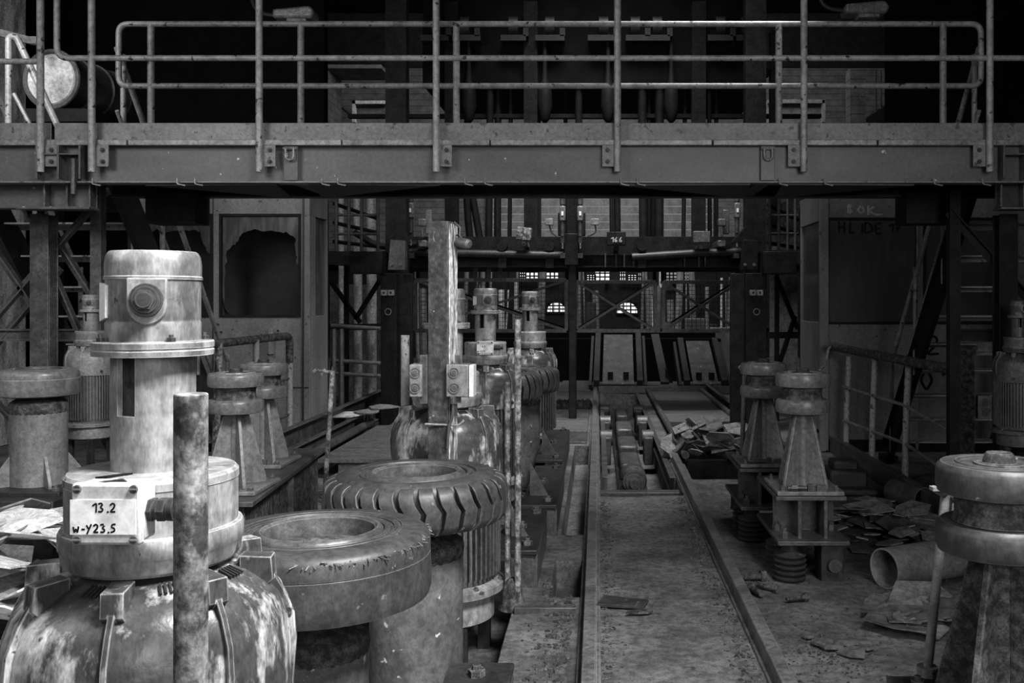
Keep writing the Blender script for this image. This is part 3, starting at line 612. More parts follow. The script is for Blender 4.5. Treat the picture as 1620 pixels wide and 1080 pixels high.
# ================================================================ twin wheel pedestals
def twin(label, X, Y, rot=0, dim=False):
    t = thing('twin_wheel_stand', label, 'guide wheel stand', (X, Y, .45), 'twin guide wheels'); c = V(X, Y, 0); m = 'wheel_dark' if dim else 'urethane'; f = 'rust_dark' if dim else 'paint_grey'
    for nm, z0, z1 in (('upper_wheel', 1.018, 1.1), ('lower_wheel', .873, .955)):
        b = MB(); b.lathe([(.06, z1-.008), (.098, z1-.008), (.1, z1-.001), (.104, z1), (.106, z1-.005), (.138, z1-.004), (.147, z1-.012), (.15, z1-.022), (.151, z0+.02), (.146, z0+.006), (.13, z0), (.04, z0)], c, 56); w_ = b.build(nm, m, t)
        if nm[0] == 'u':
            b = MB(); b.lathe([(0, z1+.022), (.03, z1+.022), (.034, z1+.018), (.04, z1-.002), (.06, z1-.003), (.062, z1-.012), (.098, z1-.012), (.098, z1-.02), (0, z1-.02)], c, 32); b.build('hub_cap', 'rust_dark', w_)
    b = MB(); b.lathe([(0, 1.02), (.112, 1.02), (.106, 1.0), (.106, .97), (.112, .952), (0, .952)], c, 40); b.build('hub', 'rust_dark', t)
    b = MB(); b.cyl((X, Y, .46), (X, Y, .88), .032, 20); b.build('column', f, t)
    for i in range(4):
        a = .7+i*PI/2+rot*.4; d = ang(a); sd = V(math.cos(a), math.sin(a), 0)
        b = MB(); b.prism([c+d*r+V(0, 0, zz)-sd*.009 for r, zz in ((.03, .87), (.06, .87), (.07, .86), (.165, .5), (.165, .472), (.03, .472))], sd*.018); b.build('fin', f, t, .003)
    b = MB(); b.box((X, Y, .461), (.36, .42, .022), (0, 0, 0)); pl = b.build('base_plate', 'steel_dark' if dim else f, t, .004)
    for i in (-1, 1):
        for j in (-1, 1): MB().bolt((X+i*.145, Y+j*.17, .472), Z3, .018, .016).build('bolt', 'steel_mid', pl)
    b = MB(); b.box((X+.0, Y-.19, .49), (.03, .03, .04)); b.box((X+.06, Y-.185, .488), (.05, .03, .03)); b.cyl((X-.12, Y-.185, .488), (X-.02, Y-.185, .488), .012, 10); b.cyl((X-.1, Y-.185, .488), (X-.07, Y-.185, .488), .019, 6); b.build('clamp_bolt', 'steel_mid', pl)
    return t
twin('large twin guide wheels at the lower right edge, cut off by the frame', 1.0, 2.36, .2, True)
twin('front twin guide wheels on sprung stand right of the track', 1.148, 5.3)
twin('rear twin guide wheels half behind the front pair, right of the track', 1.08, 6.16, .25)
twin('front twin guide wheels on the long beam behind the nearest motor', -2.02, 5.3, -.2)
twin('rear twin guide wheels on the long beam beside the left booth', -2.155, 6.12, .1)
def sprung(label, X, y0, y1, rot=0):
    t = thing('sprung_stand', label, 'machine base', (X, y0, 0), 'stands on rubber springs'); L = y1-y0
    b = MB(); zt_, zb_ = .448, .20
    b.span((X-.19, y0, zt_-.022), (X+.19, y1, zt_)); b.span((X-.19, y0-.06, zb_), (X+.19, y1, zb_+.024)); b.span((X-.07, y0+.01, zb_+.02), (X-.05, y1, zt_-.02)); b.span((X+.07, y0+.01, zb_+.02), (X+.09, y1, zt_-.02)); b.span((X-.17, y0+.2, zb_+.02), (X+.17, y0+.215, zt_-.02)); b.build('double_web_beam', 'steel_mid', t, .004)
    for y in (y0+.03, y0+.28):
        b = MB(); pr = [(0, .0), (.06, .0)]
        for k in range(5): pr += [(.085, .012+k*.03), (.088, .022+k*.03), (.06, .03+k*.03)]
        b.lathe(pr+[(.045, .165), (.045, .2), (0, .2)], (X-.11, y, -.002), 28); b.build('rubber_spring', 'rubber', t)
    b = MB(); b.span((X+.05, y0-.01, -.01), (X+.17, y0+.16, zb_)); b.build('buffer_block', 'steel_dark', t, .004)
    b = MB(); b.cyl((X+.115, y0-.012, .09), (X+.115, y0-.05, .09), .035, 16); b.build('buffer', 'rubber', t)
    for x_, y_ in ((-.14, .03), (-.15, .2), (.15, .2)): MB().bolt((X+x_, y0+y_, zb_+.024), Z3, .024, .03).build('bolt', 'steel_mid', t)
sprung('sprung steel stand under the front twin wheels, right of the track', 1.148, 5.08, 5.7)
sprung('sprung steel stand under the rear twin wheels, right of the track', 1.08, 5.92, 6.6)
sprung('sprung steel stand under the cut off twin wheels at lower right', 1.0, 2.12, 2.66)
t = thing('machine_beam', 'long steel box beam under the two left twin wheels', 'machine base', (-2.08, 5.9, 0))
b = MB(); b.prism([(-2.26, 4.95, .42), (-1.8, 4.95, .42), (-1.94, 6.75, .42), (-2.4, 6.75, .42)], (0, 0, .028)); b.build('top_plate', 'steel_mid', t, .004)
b = MB(); b.prism([(-2.2, 5.0, -.01), (-1.86, 5.0, -.01), (-1.98, 6.72, -.01), (-2.32, 6.72, -.01)], (0, 0, .43)); bd = b.build('box_body', 'rust_dark', t, .004)
MB().box((-1.915, 5.9, .2), (.05, .02, .4)).build('stiffener', 'steel_mid', t)
# ================================================================ square post with switch boxes
t = thing('square_post', 'tall rusty square steel post standing behind the treaded tyre', 'steel post', (-.744, 4.35, PZ))
x0, x1 = P(677, 0, 4.29).x, P(717, 0, 4.29).x
ztp_ = H+(VY-350)*4.29/F; xr, xq = P(709, 0, 4.27).x, P(722, 0, 4.37).x; b = MB(); b.prism([V(x0, 4.29, PZ-.01), V(xr, 4.27, PZ-.01), V(xq, 4.37, PZ-.01), V(x0+.02, 4.39, PZ-.01)], (0, 0, ztp_-PZ+.01)); b.build('column', 'post_rust', t, .004)
b = MB(); b.prism([V(xr+.003, 4.272, .55), V(xr+.007, 4.271, .55), V(xq+.005, 4.369, .55), V(xq+.001, 4.37, .55)], (0, 0, ztp_-.56)); b.build('worn_side', 'worn_strip', t)  # pale strip also paints in the light on the post's right side
b = MB(); b.tube([P(697, 374, 4.285)+V(.034*math.cos(i*PI/12), 0, .034*math.sin(i*PI/12)) for i in range(24)], .0025, 5); b.lathe([(0, .003), (.033, .003), (.034, 0)], P(697, 374, 4.287), 32, Matrix.Rotation(PI/2, 3, 'X')); b.build('round_weld', 'rust_dark', t)
q = P(724, 382, 4.33); b = MB(); b.cyl(q, q+V(.055, -.03, -.014), .023, 18); b.cyl(q+V(.055, -.03, -.014), q+V(.06, -.033, -.0155), .019, 18); b.build('pipe_stub', 'steel_mid', t, .004)
q = P(722, 362, 4.33); b = MB(); b.tube(bend([q+V(-.01, 0, .03), q+V(.02, -.01, .005), q+V(.016, -.015, -.03), q+V(.03, -.01, -.05)], .01), .006, 6); b.tube([q+V(0, 0, -.03), q+V(.035, -.015, -.02)], .004, 6); b.build('wire_ends', 'steel_dark', t)
for s, pa, pb, nm in ((-1, 648, 668, 'left'), (1, 706, 742, 'right')):
    xa, xb = P(pa, 0, 4.25).x, P(pb, 0, 4.25).x; z0, z1 = P(0, 628, 4.25).z, P(0, 576, 4.25).z
    b = MB(); b.span((xa, 4.24, z0), (xb, 4.33, z1)); jb = b.build('switch_box', 'paint_grey', t, .006)
    if s > 0: b = MB(); b.span((xb+.001, 4.238, z0+.002), (xb+.022, 4.335, z1-.004)); b.build('white_cover', 'paint_white', jb, .002)  # white slab paints the light on the box's right side
    for f in (.28, .75):
        b = MB(); cz = z0+(z1-z0)*f; cx = xa+.036 if s > 0 else xb-.03
        b.lathe([(.024, 0), (.024, .006), (.02, .006), (.02, .003), (.013, .003), (.013, .007), (0, .007)], (cx, 4.24, cz), 24, Matrix.Rotation(PI/2, 3, 'X')); b.build('round_button', 'steel_mid', jb)
    b = MB(); b.angle((x0-.006 if s < 0 else x1+.014, 4.272, z0-.03), (x0-.006 if s < 0 else x1+.014, 4.272, z1+.04), .025*s, .006, (0, -1, 0)); b.build('bracket', 'steel_mid', t)
q = P(717, 638, 4.25); b = MB(); b.cyl(q+V(0, 0, .03), q, .015, 12); b.tube(bend([q, q+V(0, 0, -.05), q+V(-.02, 0, -.1), q+V(-.025, 0, -.2)], .03), .007, 8); b.build('cable', 'rubber', t)
zz = P(0, 672, 4.27).z; b = MB(); b.tube(bend([V(x0-.01, 4.27, zz+.004), V(x1+.03, 4.27, zz-.002), V(x1+.05, 4.28, zz+.02)], .02), .005, 8); b.tube([V(x0-.008, 4.27, zz), V(x0-.008, 4.4, zz)], .004, 6); b.build('tie_wire', 'steel_light', t)
# round poles
def pole(label, x, y, z0, z1, r, m='rust', lean=(0, 0), cap=False):
    b = MB(); b.cyl((x, y, z0-.01), (x+lean[0], y+lean[1], z1), r, 24)
    return tag(b.build('pole', m, None, .002, (x, y, z0)), label, 'steel pole', 'rusty round poles')
pole('thick mottled pole in front of the nearest pale motor', (302-VX)*1.25/F, 1.25, floor_z(-.536, 1.25), H-(622-VY)*1.25/F, .0215)
pole('tall thin pole of the pair between motors and track', (819-VX)*4.62/F, 4.62, 0, H-(505-VY)*4.62/F, .016)
pole('shorter thin pole of the pair between motors and track', (803-VX)*4.66/F, 4.68, 0, H-(605-VY)*4.66/F, .0165)
b = MB(); b.lathe([(.07, -.01), (.055, .03), (.045, .1), (.03, .13), (.016, .14), (0, .14)], P(811, 962, 4.64)*V(1, 1, 0).x if False else V((811-VX)*4.64/F, 4.65, 0), 16); tag(b.build('rust_mound', 'mud', None, 0, (-.414, 4.65, 0)), 'lump of caked dirt around the feet of the pole pair', 'dirt mound')
pole('thin pole with pale flakes left of the square post', (641-VX)*5.3/F, 5.3, PZ, H-(530-VY)*5.3/F, .024, 'chipped')
# ================================================================ track and conveyor
def one(mb, name, m, label, cat, org, bevel=0, group=None): return tag(mb.build(name, m, None, bevel, org), label, cat, group)
b = MB(); b.span((-.062, 2.2, -.02), (-.005, 16, .075)); b.span((-.085, 2.2, -.02), (.015, 16, .01)); one(b, 'track_rail', 'rail_steel', 'left steel track rail running straight away from the viewer', 'rail', (-.03, 2.2, 0), .006)
b = MB(); b.span((.69, 2.2, -.02), (.75, 9.2, .075)); b.span((.672, 2.2, -.02), (.768, 9.2, .01)); one(b, 'track_rail', 'rail_steel', 'right steel track rail ending at the rubbish heap', 'rail', (.72, 2.2, 0), .006)
# base beams at the edge of the motor pit
for i, (x, y0, y1, lab) in enumerate(((-.33, 1.4, 3.42, 'bolted base beam beside the big smooth wheel, at the bottom edge'), (-.345, 4.95, 5.95, 'bolted base beam just behind the pole pair'), (-.29, 6.05, 7.5, 'second bolted base beam behind the pole pair'), (-.31, 7.75, 9.6, 'farthest bolted base beam beside the small tyres'))):
    t = thing('base_beam', lab, 'machine base', (x, y0, 0), 'base beams along the motor pit')
    b = MB(); b.span((x-.2, y0, .17), (x+.03, y1, .195)); b.build('top_plate', 'steel_dark', t, .004)
    b = MB(); b.span((x+.01, y0+.03, -.02), (x+.03, y1-.03, .17)); b.span((x-.12, y0+.02, -.02), (x+.01, y0+.05, .17)); b.build('web', 'steel_mid', t, .003)
    n = 3 if i else 6
    for k in range(n):
        y = y0+.12+(y1-y0-.24)*k/(n-1); MB().bolt((x-.03-.06*(k % 2), y, .195), Z3, .03, .022).build('bolt', 'rust_dark', t)
    if i:
        b = MB(); b.prism([V(x-.16, y0+.3, .195), V(x-.04, y0+.3, .195), V(x-.16, y0+.3, .42)], (0, .02, 0)); b.build('gusset', 'steel_mid', t)
# drive unit in the trough between the rails
t = thing('drive_unit', 'long narrow drive unit lying in the trough between the rails', 'machine', (.34, 8, -.4))
b = MB(); b.span((.2, 8.2, -.4), (.48, 14.6, -.3)); b.build('bed', 'steel_dark', t)
for y, wv, hh in ((8.6, .17, .17), (9.3, .2, .2), (10.2, .21, .24), (11.4, .2, .26), (12.6, .17, .28)): MB().box((.33, y+.35, -.3+hh/2), (wv, .75, hh)).build('gear_casing', 'steel_mid', t, .03)
b = MB(); M = Matrix.Rotation(PI/2, 3, 'X'); b.lathe([(0, .1), (.04, .1), (.045, .03), (.075, .03), (.075, 0), (.1, 0), (.105, -.08), (.12, -.1), (.12, -.3), (0, -.3)], (.33, 8.5, -.13), 28, M); b.build('shaft_coupling', 'steel_mid', t)
b = MB(); b.span((.2, 8.28, -.4), (.46, 8.5, -.2)); b.build('front_bracket', 'steel_dark', t, .01)
for x in (.1, .56):
    for y in (10.5, 11.8, 13): 
        b = MB(); b.box((x, y, -.15), (.1, .3, .3)); b.cyl((x-.07, y, -.02), (x+.07, y, -.02), .09, 16); b.build('bearing_block', 'steel_mid' if y < 12 else 'steel_dark', t, .01)
b = MB(); b.span((.0, 7.6, -.12), (.7, 7.72, -.04)); b.span((0.3, 7.62, -.42), (.36, 7.7, -.12)); one(b, 'cross_member', 'steel_mid', 'steel cross member bridging the trough at its near end', 'steel beam', (.35, 7.66, -.42), .005)
b = MB(); b.tube(bend([V(.12, 8.0, -.38), V(.16, 8.0, -.2), V(.2, 8.0, -.02)], .1), .02, 8, True, .4); one(b, 'bent_strip', 'steel_dark', 'bent metal strip sticking up in the trough', 'scrap', (.12, 8, -.4))
for x, lab in ((.04, 'left'), (.66, 'right')):
    b = MB(); b.channel((x, 8, -.06), (x, 15.2, -.04), .05 if x < .3 else -.05, .14); one(b, 'trough_edge', 'steel_mid', 'steel channel lining the %s side of the trough' % lab, 'steel beam', (x, 8, -.13), .003)
# roller conveyor right of it
t = thing('plate_conveyor', 'plate conveyor bed between the trough and the right channel', 'conveyor', (1.25, 8.6, 0))
y = 8.75; k = 0
for l in (1.0, .75, .8, 1.3, 1.1, 1.5):
    b = MB(); b.box((1.24, y+l/2, .03+.01*(k % 2)), (.86, l-.05, .02), (.012*(-1)**k, .008*(k % 3-1), 0)); b.build('bed_plate', 'wood_plate' if k % 2 else 'steel_dark', t, .004); y += l; k += 1
for x in (.81, 1.68): MB().tube([(x, 8.7, .08), (x, 15.3, .06)], .035, 12).build('side_tube', 'steel_mid', t)
MB().channel((1.78, 8.6, .06), (1.78, 15.4, .06), -.05, .2).build('side_channel', 'steel_mid', t, .003)
for y in (8.75, 10.8, 13): b = MB(); b.span((.79, y, -.36), (1.76, y+.08, .015)); b.build('frame', 'black_steel', t)
b = MB(); b.span((.02, 15.3, .0), (2.2, 15.42, .11)); one(b, 'cross_beam', 'steel_mid', 'long flat cross beam closing off the far end of the track', 'steel beam', (1.1, 15.36, 0), .004)
b = MB(); b.bar(P(1063, 636, 14.2), P(1075, 646, 13.2), .12, .06); b.cyl(P(1060, 634, 14.2)+V(-.1, 0, .02), P(1060, 634, 14.2)+V(.12, 0, .02), .05, 12); one(b, 'cast_lever', 'steel_mid', 'loose cast metal lever lying on the conveyor plates', 'scrap', (1.2, 13.5, .05), .01)
# lifting ramps beyond the track
def ramp(label, pa, pb, ya, yb, w_, pit):
    A, B = P(*pa, ya), P(*pb, yb); t = thing('ramp', label, 'ramp', (A.x, A.y, A.z)); d = (B-A).normalized()
    b = MB(); b.bar(A, B, w_, .03); b.build('plate', 'drum_paint', t, .004)
    for s in (-1, 1): b = MB(); b.bar(A+V(s*(w_/2+.1), 0, .02), B+V(s*(w_/2+.1), 0, .02), .1, .12); b.bar(A+V(s*(w_/2+.2), .1, -.1), B+V(s*(w_/2+.2), .1, -.1), .05, .2); b.build('side_rail', 'steel_dark', t, .004)
    for s in (-.25, .25): b = MB(); b.box(A+d*.15+V(s*w_, 0, .07), (.09, .08, .12)); b.build('stop_block', 'black_steel', t)
ramp('steel ramp plate rising straight behind the end of the track', (978, 608), (978, 530), 15.6, 17.2, .52, 0)
ramp('crooked steel ramp plate to the right of the straight one', (1117, 608), (1103, 540), 15.6, 17.2, .42, 0)
b = MB(); b.bar(P(1052, 606, 15.6), P(1036, 530, 17), .14, .05); b.prism([P(1065, 606, 15.6), P(1052, 580, 15.7), P(1054, 606, 15.7)], (0, .03, 0)); one(b, 'leaning_beam', 'steel_dark', 'steel beam leaning between the two ramps', 'steel beam', (1.1, 15.6, .1))
b = MB(); b.box((-.4, 17.9, .39), (5.4, .6, .8)); b.box((-.4, 17.7, .85), (5.2, .1, .1)); one(b, 'machine_bed', 'roof_dark', 'black machine bed behind the ramps, below the cage gates', 'machine base', (-.4, 17.9, 0), .01)  # invented black box standing in for the unlit floor
b = MB(); b.span((-.4, 4.56, -.02), (-.1, 4.6, .022)); one(b, 'kerb_angle', 'steel_mid', 'steel edging strip let into the floor beside the pole pair', 'edging', (-.25, 4.58, 0), .003)
# cover plates between motors and track
y = 9.9
for i, l in enumerate((.8, 1.0, 1.1, 1.3, 1.5, 1.7)):
    b = MB(); b.box((-.37, y+l/2, .005+.008*(i % 3)), (.52, l-.06, .025), (.01*(i % 2), 0, 0)); one(b, 'cover_plate', 'steel_mid' if i % 2 == 0 else 'wood_plate', 'flat cover plate between the motor row and the left rail', 'cover plate', (-.37, y, 0), .004, 'cover plates beside the left rail'); y += l
# left floor deck, channels and pipe
b = MB(); b.span((-2.36, 8.0, .13), (-1.15, 10.2, .16)); b.span((-2.25, 10.22, .125), (-1.15, 12.6, .155)); b.span((-2.2, 8.05, -.01), (-1.15, 8.15, .13)); b.span((-2.2, 12.4, -.01), (-1.15, 12.5, .13)); one(b, 'floor_deck', 'wood_plate', 'raised steel plate deck left of the motor row', 'platform', (-1.7, 10, 0))
b = MB(); b.channel((-2.72, 7.9, .27), (-2.72, 15.5, .27), .07, .24); one(b, 'steel_channel', 'steel_mid', 'upper steel channel running along the foot of the left booth', 'steel beam', (-2.72, 8, .15), .003)
b = MB(); b.span((-2.72, 8.0, -.01), (-2.66, 15.4, .15)); one(b, 'channel_plinth', 'black_steel', 'dark plinth under the upper left channel', 'machine base', (-2.7, 8, 0))
b = MB(); b.channel((-2.55, 7.0, .2), (-2.55, 10.3, .2), .06, .17); b.channel((-2.555, 10.5, .22), (-2.555, 15, .22), .06, .17); b.span((-2.55, 7.0, -.01), (-2.5, 15, .12)); one(b, 'steel_channel', 'steel_mid', 'lower steel channel next to the long pipe on the left', 'steel beam', (-2.55, 7, 0), .003)
b = MB(); b.tube([(-2.43, 7.0, .19), (-2.43, 10.2, .19)], .042, 14); b.span((-2.45, 7.05, -.01), (-2.41, 7.15, .16)); b.span((-2.45, 9.9, -.01), (-2.41, 10, .16)); one(b, 'long_pipe', 'steel_mid', 'long pipe running along the lower left channel', 'pipe', (-2.43, 7, 0))
b = MB()
for y in (9.2, 10.6, 12.0): b.box((-2.605, y, .12), (.08, .2, .3))
one(b, 'bearing_row', 'steel_dark', 'dark bearing blocks between the two left channels', 'machine', (-2.53, 10, 0), .02)
for i, (px, py, s, m) in enumerate(((548, 656, .35, 'debris_light'), (582, 655, .3, 'debris_grey'), (606, 650, .3, 'debris_grey'))):
    p = G(px, py, .30); b = MB(); q = random.Random(i); b.prism([p+V(s*.5*math.cos(a)*(.7+q.random()*.5), s*.8*math.sin(a)*(.7+q.random()*.5), .02*i) for a in [k*PI/3 for k in range(6)]], (.0, 0, .012)); one(b, 'scrap_sheet', m, ('pale scrap sheet lying on the left channel', 'grey scrap sheet lying on the left channel, before the farthest', 'grey scrap sheet lying on the left channel, farthest of three')[i], 'scrap', (p.x, p.y, p.z))
b = MB(); b.channel((2.30, 5.7, .06), (2.30, 10.2, .06), .06, .2); one(b, 'steel_channel', 'steel_mid', 'long steel channel on the floor in front of the right railing', 'steel beam', (2.3, 5.7, -.04), .003)
b = MB(); b.box((1.98, 7.6, .08), (.3, .3, .16)); b.box((2.0, 7.3, .03), (.5, .14, .06)); b.box((1.97, 7.6, .19), (.2, .2, .08)); one(b, 'machine_block', 'steel_dark', 'small block machine foot behind the front twin wheels', 'machine base', (1.98, 7.5, 0), .02)

# ================================================================ low railings, rods, pipes
t = thing('floor_railing', 'low chipped railing with rope wires in front of the right staircase', 'railing', (2.55, 8.2, 0))
ps = [(2.36, 9.0), (2.46, 8.5), (2.58, 7.95)]
for (x, y), m in zip(ps, ('chipped', 'chipped', 'chipped')): MB().tube([(x, y, -.01), (x+.01, y, .5), (x+.03, y, .97)], .029, 12).build('post', m, t)
MB().tube([(2.24, 9.1, 1.06), (2.45, 8.5, 1.02), (2.62, 7.0, .99)], .04, 12).build('top_bar', 'rust_dark', t)
MB().bar((2.69, 6.95, -.01), (2.69, 6.95, 1.16), .11, .11).build('end_post', 'rust_dark', t)
for z0, z1 in ((.68, .50), (.36, .18)): MB().tube([V(2.34, 9.0, z0), V(2.58, 7.95, z0-.06), V(2.66, 6.95, z1)], .015, 8).build('rope', 'rail_paint_dim', t)
b = MB(); b.tube(bend([V(2.26, 9.05, 1.06), V(2.2, 9.02, 1.05), V(2.17, 9, .9), V(2.1, 8.98, .83)], .04), .012, 6); b.build('loose_wire', 'rust', t)
b = MB(); b.box((2.83, 6.95, .72), (.1, .06, .17)); sb = b.build('switch_box', 'rail_paint_dim', t, .005); b = MB(); b.cyl((2.83, 6.92, .76), (2.83, 6.905, .76), .025, 14); b.cyl((2.83, 6.92, .68), (2.83, 6.905, .68), .025, 14); b.build('button', 'steel_mid', sb)
b = MB(); b.box((2.78, 6.93, 1.12), (.2, .03, .04)); b.box((2.82, 6.91, 1.16), (.1, .04, .06)); b.build('bracket', 'paint_grey', t)
t = thing('floor_railing', 'low rusty railing in front of the left booth', 'railing', (-2.98, 9.2, 0))
MB().tube(bend([V(-3.3, 6.75, 1.1), V(-3.17, 7.85, 1.14), V(-2.97, 9.15, 1.16), V(-2.97, 9.15, .9)], .08), .036, 12).build('top_bar', 'rust_dark', t)
MB().tube([(-2.97, 9.15, -.01), (-2.97, 9.15, 1.1)], .03, 12).build('post', 'chipped', t)
MB().tube([(-3.17, 7.85, -.01), (-3.15, 7.9, 1.15)], .03, 12).build('post', 'rust', t); MB().tube([(-3.06, 8.5, -.01), (-3.06, 8.5, 1.15)], .028, 12).build('post', 'rail_paint', t)
for z in (.75, .4): MB().tube([(-3.17, 7.85, z-.1), (-2.97, 9.15, z)], .013, 6).build('wire', 'rust_dark', t)
def rod(label, a, bt, r, m, tee): 
    t = thing('valve_rod', label, 'rod', a); d = (bt-a).normalized()
    MB().tube([a+V(0, 0, -.005), bt], r, 12).build('stem', m, t)
    b = MB(); tee(b, bt); b.build('handle', m, t)
    b = MB(); b.cyl(a-V(0, 0, .005), a+V(0, 0, .02), r*2.2, 12); b.build('foot', m, t)
a = V((1463-VX)*2.64/F, 2.62, .47); bt = P(1496, 778, 2.64)
def tee1(b, p): b.tube([p+V(-.03, -.02, .012), p+V(.03, .02, -.02)], .013, 10); b.prism([p+V(.025, .01, .0), p+V(.045, .01, -.005), p+V(.035, .01, -.07), p+V(.02, .01, -.06)], (0, .02, 0)); b.box(p+V(-.033, -.02, .014), (.03, .03, .01))
rod('pale lever rod with a broken tee handle at the lower right', a, bt, .013, 'rail_paint', tee1)
a = V((510-VX)*6.1/F, 6.1, 0); bt = P(526, 588, 6.1)
def tee2(b, p): b.tube([p+V(.0, 0, 0), p+V(-.04, 0, .0), p+V(-.1, 0, .015), p+V(-.12, 0, .0)], .012, 8); b.tube([p+V(-.07, 0, -.02), p+V(-.05, 0, .02)], .008, 6); b.box(p+V(.005, 0, .01), (.015, .015, .05))
rod('rusty lever rod leaning in front of the left booth corner', a, bt, .016, 'rust', tee2)
a = V((1171-VX)*6.75/F, 6.75, 0); bt = P(1178, 594, 6.75)
def tee3(b, p): b.tube(bend([p, p+V(.0, 0, .03), p+V(-.04, 0, .06), p+V(.06, 0, .07)], .01), .012, 8); b.box(p+V(.0, 0, .02), (.02, .03, .07))
rod('thin lever rod beside the rear right twin wheels', a, bt, .017, 'paint_grey', tee3)
b = MB(); b.cyl((a.x, a.y+.12, 0), (a.x, a.y+.12, .13), .05, 16); one(b, 'round_socket', 'steel_dark', 'stubby round socket behind the thin lever rod', 'socket', (a.x, a.y+.12, 0))
A = V((1396-VX)*4.98/F, 4.95, .10); B = V(2.3, 5.35, .10)
b = MB(); b.pipe(A, B, .105, .008, 40); one(b, 'cut_pipe', 'paint_grey', 'wide cut pipe lying open end first on the right floor', 'pipe', (1.9, 5.1, 0))
for i, (px, py, l, r, lab) in enumerate(((1462, 770, .32, .085, 'dented pipe stub lying under the right railing, left of two'), (1492, 772, .3, .07, 'dented pipe stub lying under the right railing, right of two'))):
    p = G(px, py+20, r); b = MB(); b.pipe(p, p+V(-.12, l, 0), r, .006, 26); one(b, 'pipe_stub', 'steel_mid', lab, 'pipe', (p.x, p.y, 0))
p = G(1425, 770, .03); b = MB(); b.lathe([(.13, 0), (.12, .03), (.08, .06), (0, .075)], p-V(0, 0, .03), 20); one(b, 'metal_dome', 'paint_grey', 'shallow metal lid on the floor by the pipe stubs', 'lid', (p.x, p.y, 0))
# barrel up at the left
t = thing('barrel', 'round drum lying on its side at the upper left', 'barrel', (-4.28, 7.8, 2.9)); c = P(80, 125, 7.4); ax = V(.10, 1, 0).normalized(); M = ax.to_track_quat('Z', 'Y').to_matrix()
b = MB(); b.lathe([(0, .012), (.2, .012), (.212, .0), (.232, 0), (.238, .012), (.225, .03), (.225, .2), (.236, .21), (.225, .22), (.225, .45), (.236, .46), (.225, .47), (.225, .68), (.235, .7), (0, .7)], c, 48, M); b.build('body', 'steel_mid', t)
b = MB(); b.lathe([(0, .0), (.19, .0), (.198, .012), (0, .013)], c-ax*.001, 40, M); b.build('end_lid', 'debris_light', t)
b = MB(); b.box((c.x+.05, c.y+.4, c.z-.28), (.5, .8, .1)); b.box((c.x-.2, c.y+.4, (c.z-.3)/2), (.1, .1, c.z-.3)); one(b, 'drum_shelf', 'black_steel', 'dark shelf on a post carrying the drum', 'shelf', (c.x, c.y+.4, 0))
t = thing('side_railing', 'short bent tube railing at the far left of the walkway', 'railing', (-4.1, 6.9, 2.45))
MB().tube(bend([P(14, 200, 6.9), P(14, 58, 6.9), P(26, 58, 6.9), P(92, 200, 6.9)], .05), .024, 12).build('rail', 'rail_paint', t); MB().tube([P(22, 148, 6.9), P(50, 202, 6.9)], .014, 8).build('rail', 'rail_paint', t)
b = MB(); b.bar(P(0, 52, 7.2), P(55, 66, 7.2), .05, .05); b.box(P(53, 64, 7.15), (.06, .04, .05)); b.build('bracket_arm', 'steel_mid', t)
MB().span((-4.6, 6.6, 2.41), (-3.95, 7.1, 2.45)).build('deck_plate', 'steel_dark', t)

# ================================================================ rubbish
def sheets(cx, cy, ex, ey, h, n, smin, smax, mats, label, group, seed, name='broken_sheet', tilt=.3, th=.008):
    q = random.Random(seed)
    for i in range(n):
        u, v = q.uniform(-1, 1), q.uniform(-1, 1); z = h*max(.04, (1-(u*u+v*v)*.5))*q.uniform(.25, 1)
        s = q.uniform(smin, smax); a0 = q.random()*6; kk = q.randint(4, 7)
        pts = [V(s*.5*math.cos(a0+2*PI*k/kk)*q.uniform(.7, 1.15), s*.5*math.sin(a0+2*PI*k/kk)*q.uniform(.6, 1.1), 0) for k in range(kk)]
        M = Euler((q.uniform(-tilt, tilt), q.uniform(-tilt, tilt), q.random()*6)).to_matrix(); c = V(cx+u*ex, cy+v*ey, 0)
        low = min((M@p).z for p in pts); c.z = max(z, -low+.004); 
        b = MB(); mid = [c+M@(p*.45+V(0, 0, s*.05*q.uniform(-1, 1))) for p in pts]; n_ = M@V(0, 0, th)
        o0 = [b.bm.verts.new(c+M@p) for p in pts]; m0 = [b.bm.verts.new(p) for p in mid]; o1 = [b.bm.verts.new(c+M@p+n_) for p in pts]; m1 = [b.bm.verts.new(p+n_) for p in mid]
        b.quadstrip(o0, o1); b.quadstrip(o0, m0); b.quadstrip(o1, m1); b.bm.faces.new(m0); b.bm.faces.new(m1)
        one(b, name, q.choice(mats), label, 'rubbish', c, 0, group)
sheets(-2.7, 4.3, .42, .7, .58, 54, .2, .68, ('debris_light', 'debris_light', 'debris_grey'), 'pale broken board in the bright heap at the left edge', 'boards in the bright left heap', 2, 'broken_board', .45)
sheets(1.12, 9.0, .42, .5, .40, 80, .12, .36, ('debris_grey', 'debris_grey', 'debris_dark'), 'torn grey sheet in the heap on the near end of the conveyor', 'torn sheets on the conveyor', 4, 'torn_sheet', .75)
sheets(1.64, 4.5, .28, .18, .10, 22, .16, .42, ('debris_dark', 'debris_grey', 'debris_dark'), 'broken dark sheet in the low heap in front of the wide cut pipe', 'sheets in front of the cut pipe', 6, 'broken_sheet', .16)
sheets(1.85, 6.2, .32, .6, .16, 70, .1, .34, ('debris_dark', 'debris_grey', 'debris_dark', 'debris_grey'), 'flat broken flake in the litter behind the wide cut pipe', 'flakes behind the cut pipe', 8, 'broken_flake', .22)
sheets(-1.75, 6.9, .35, .5, .05, 14, .1, .4, ('debris_grey', 'debris_dark'), 'thin scrap strip on the floor behind the treaded tyre', 'scraps behind the treaded tyre', 9, 'scrap_strip', .1)
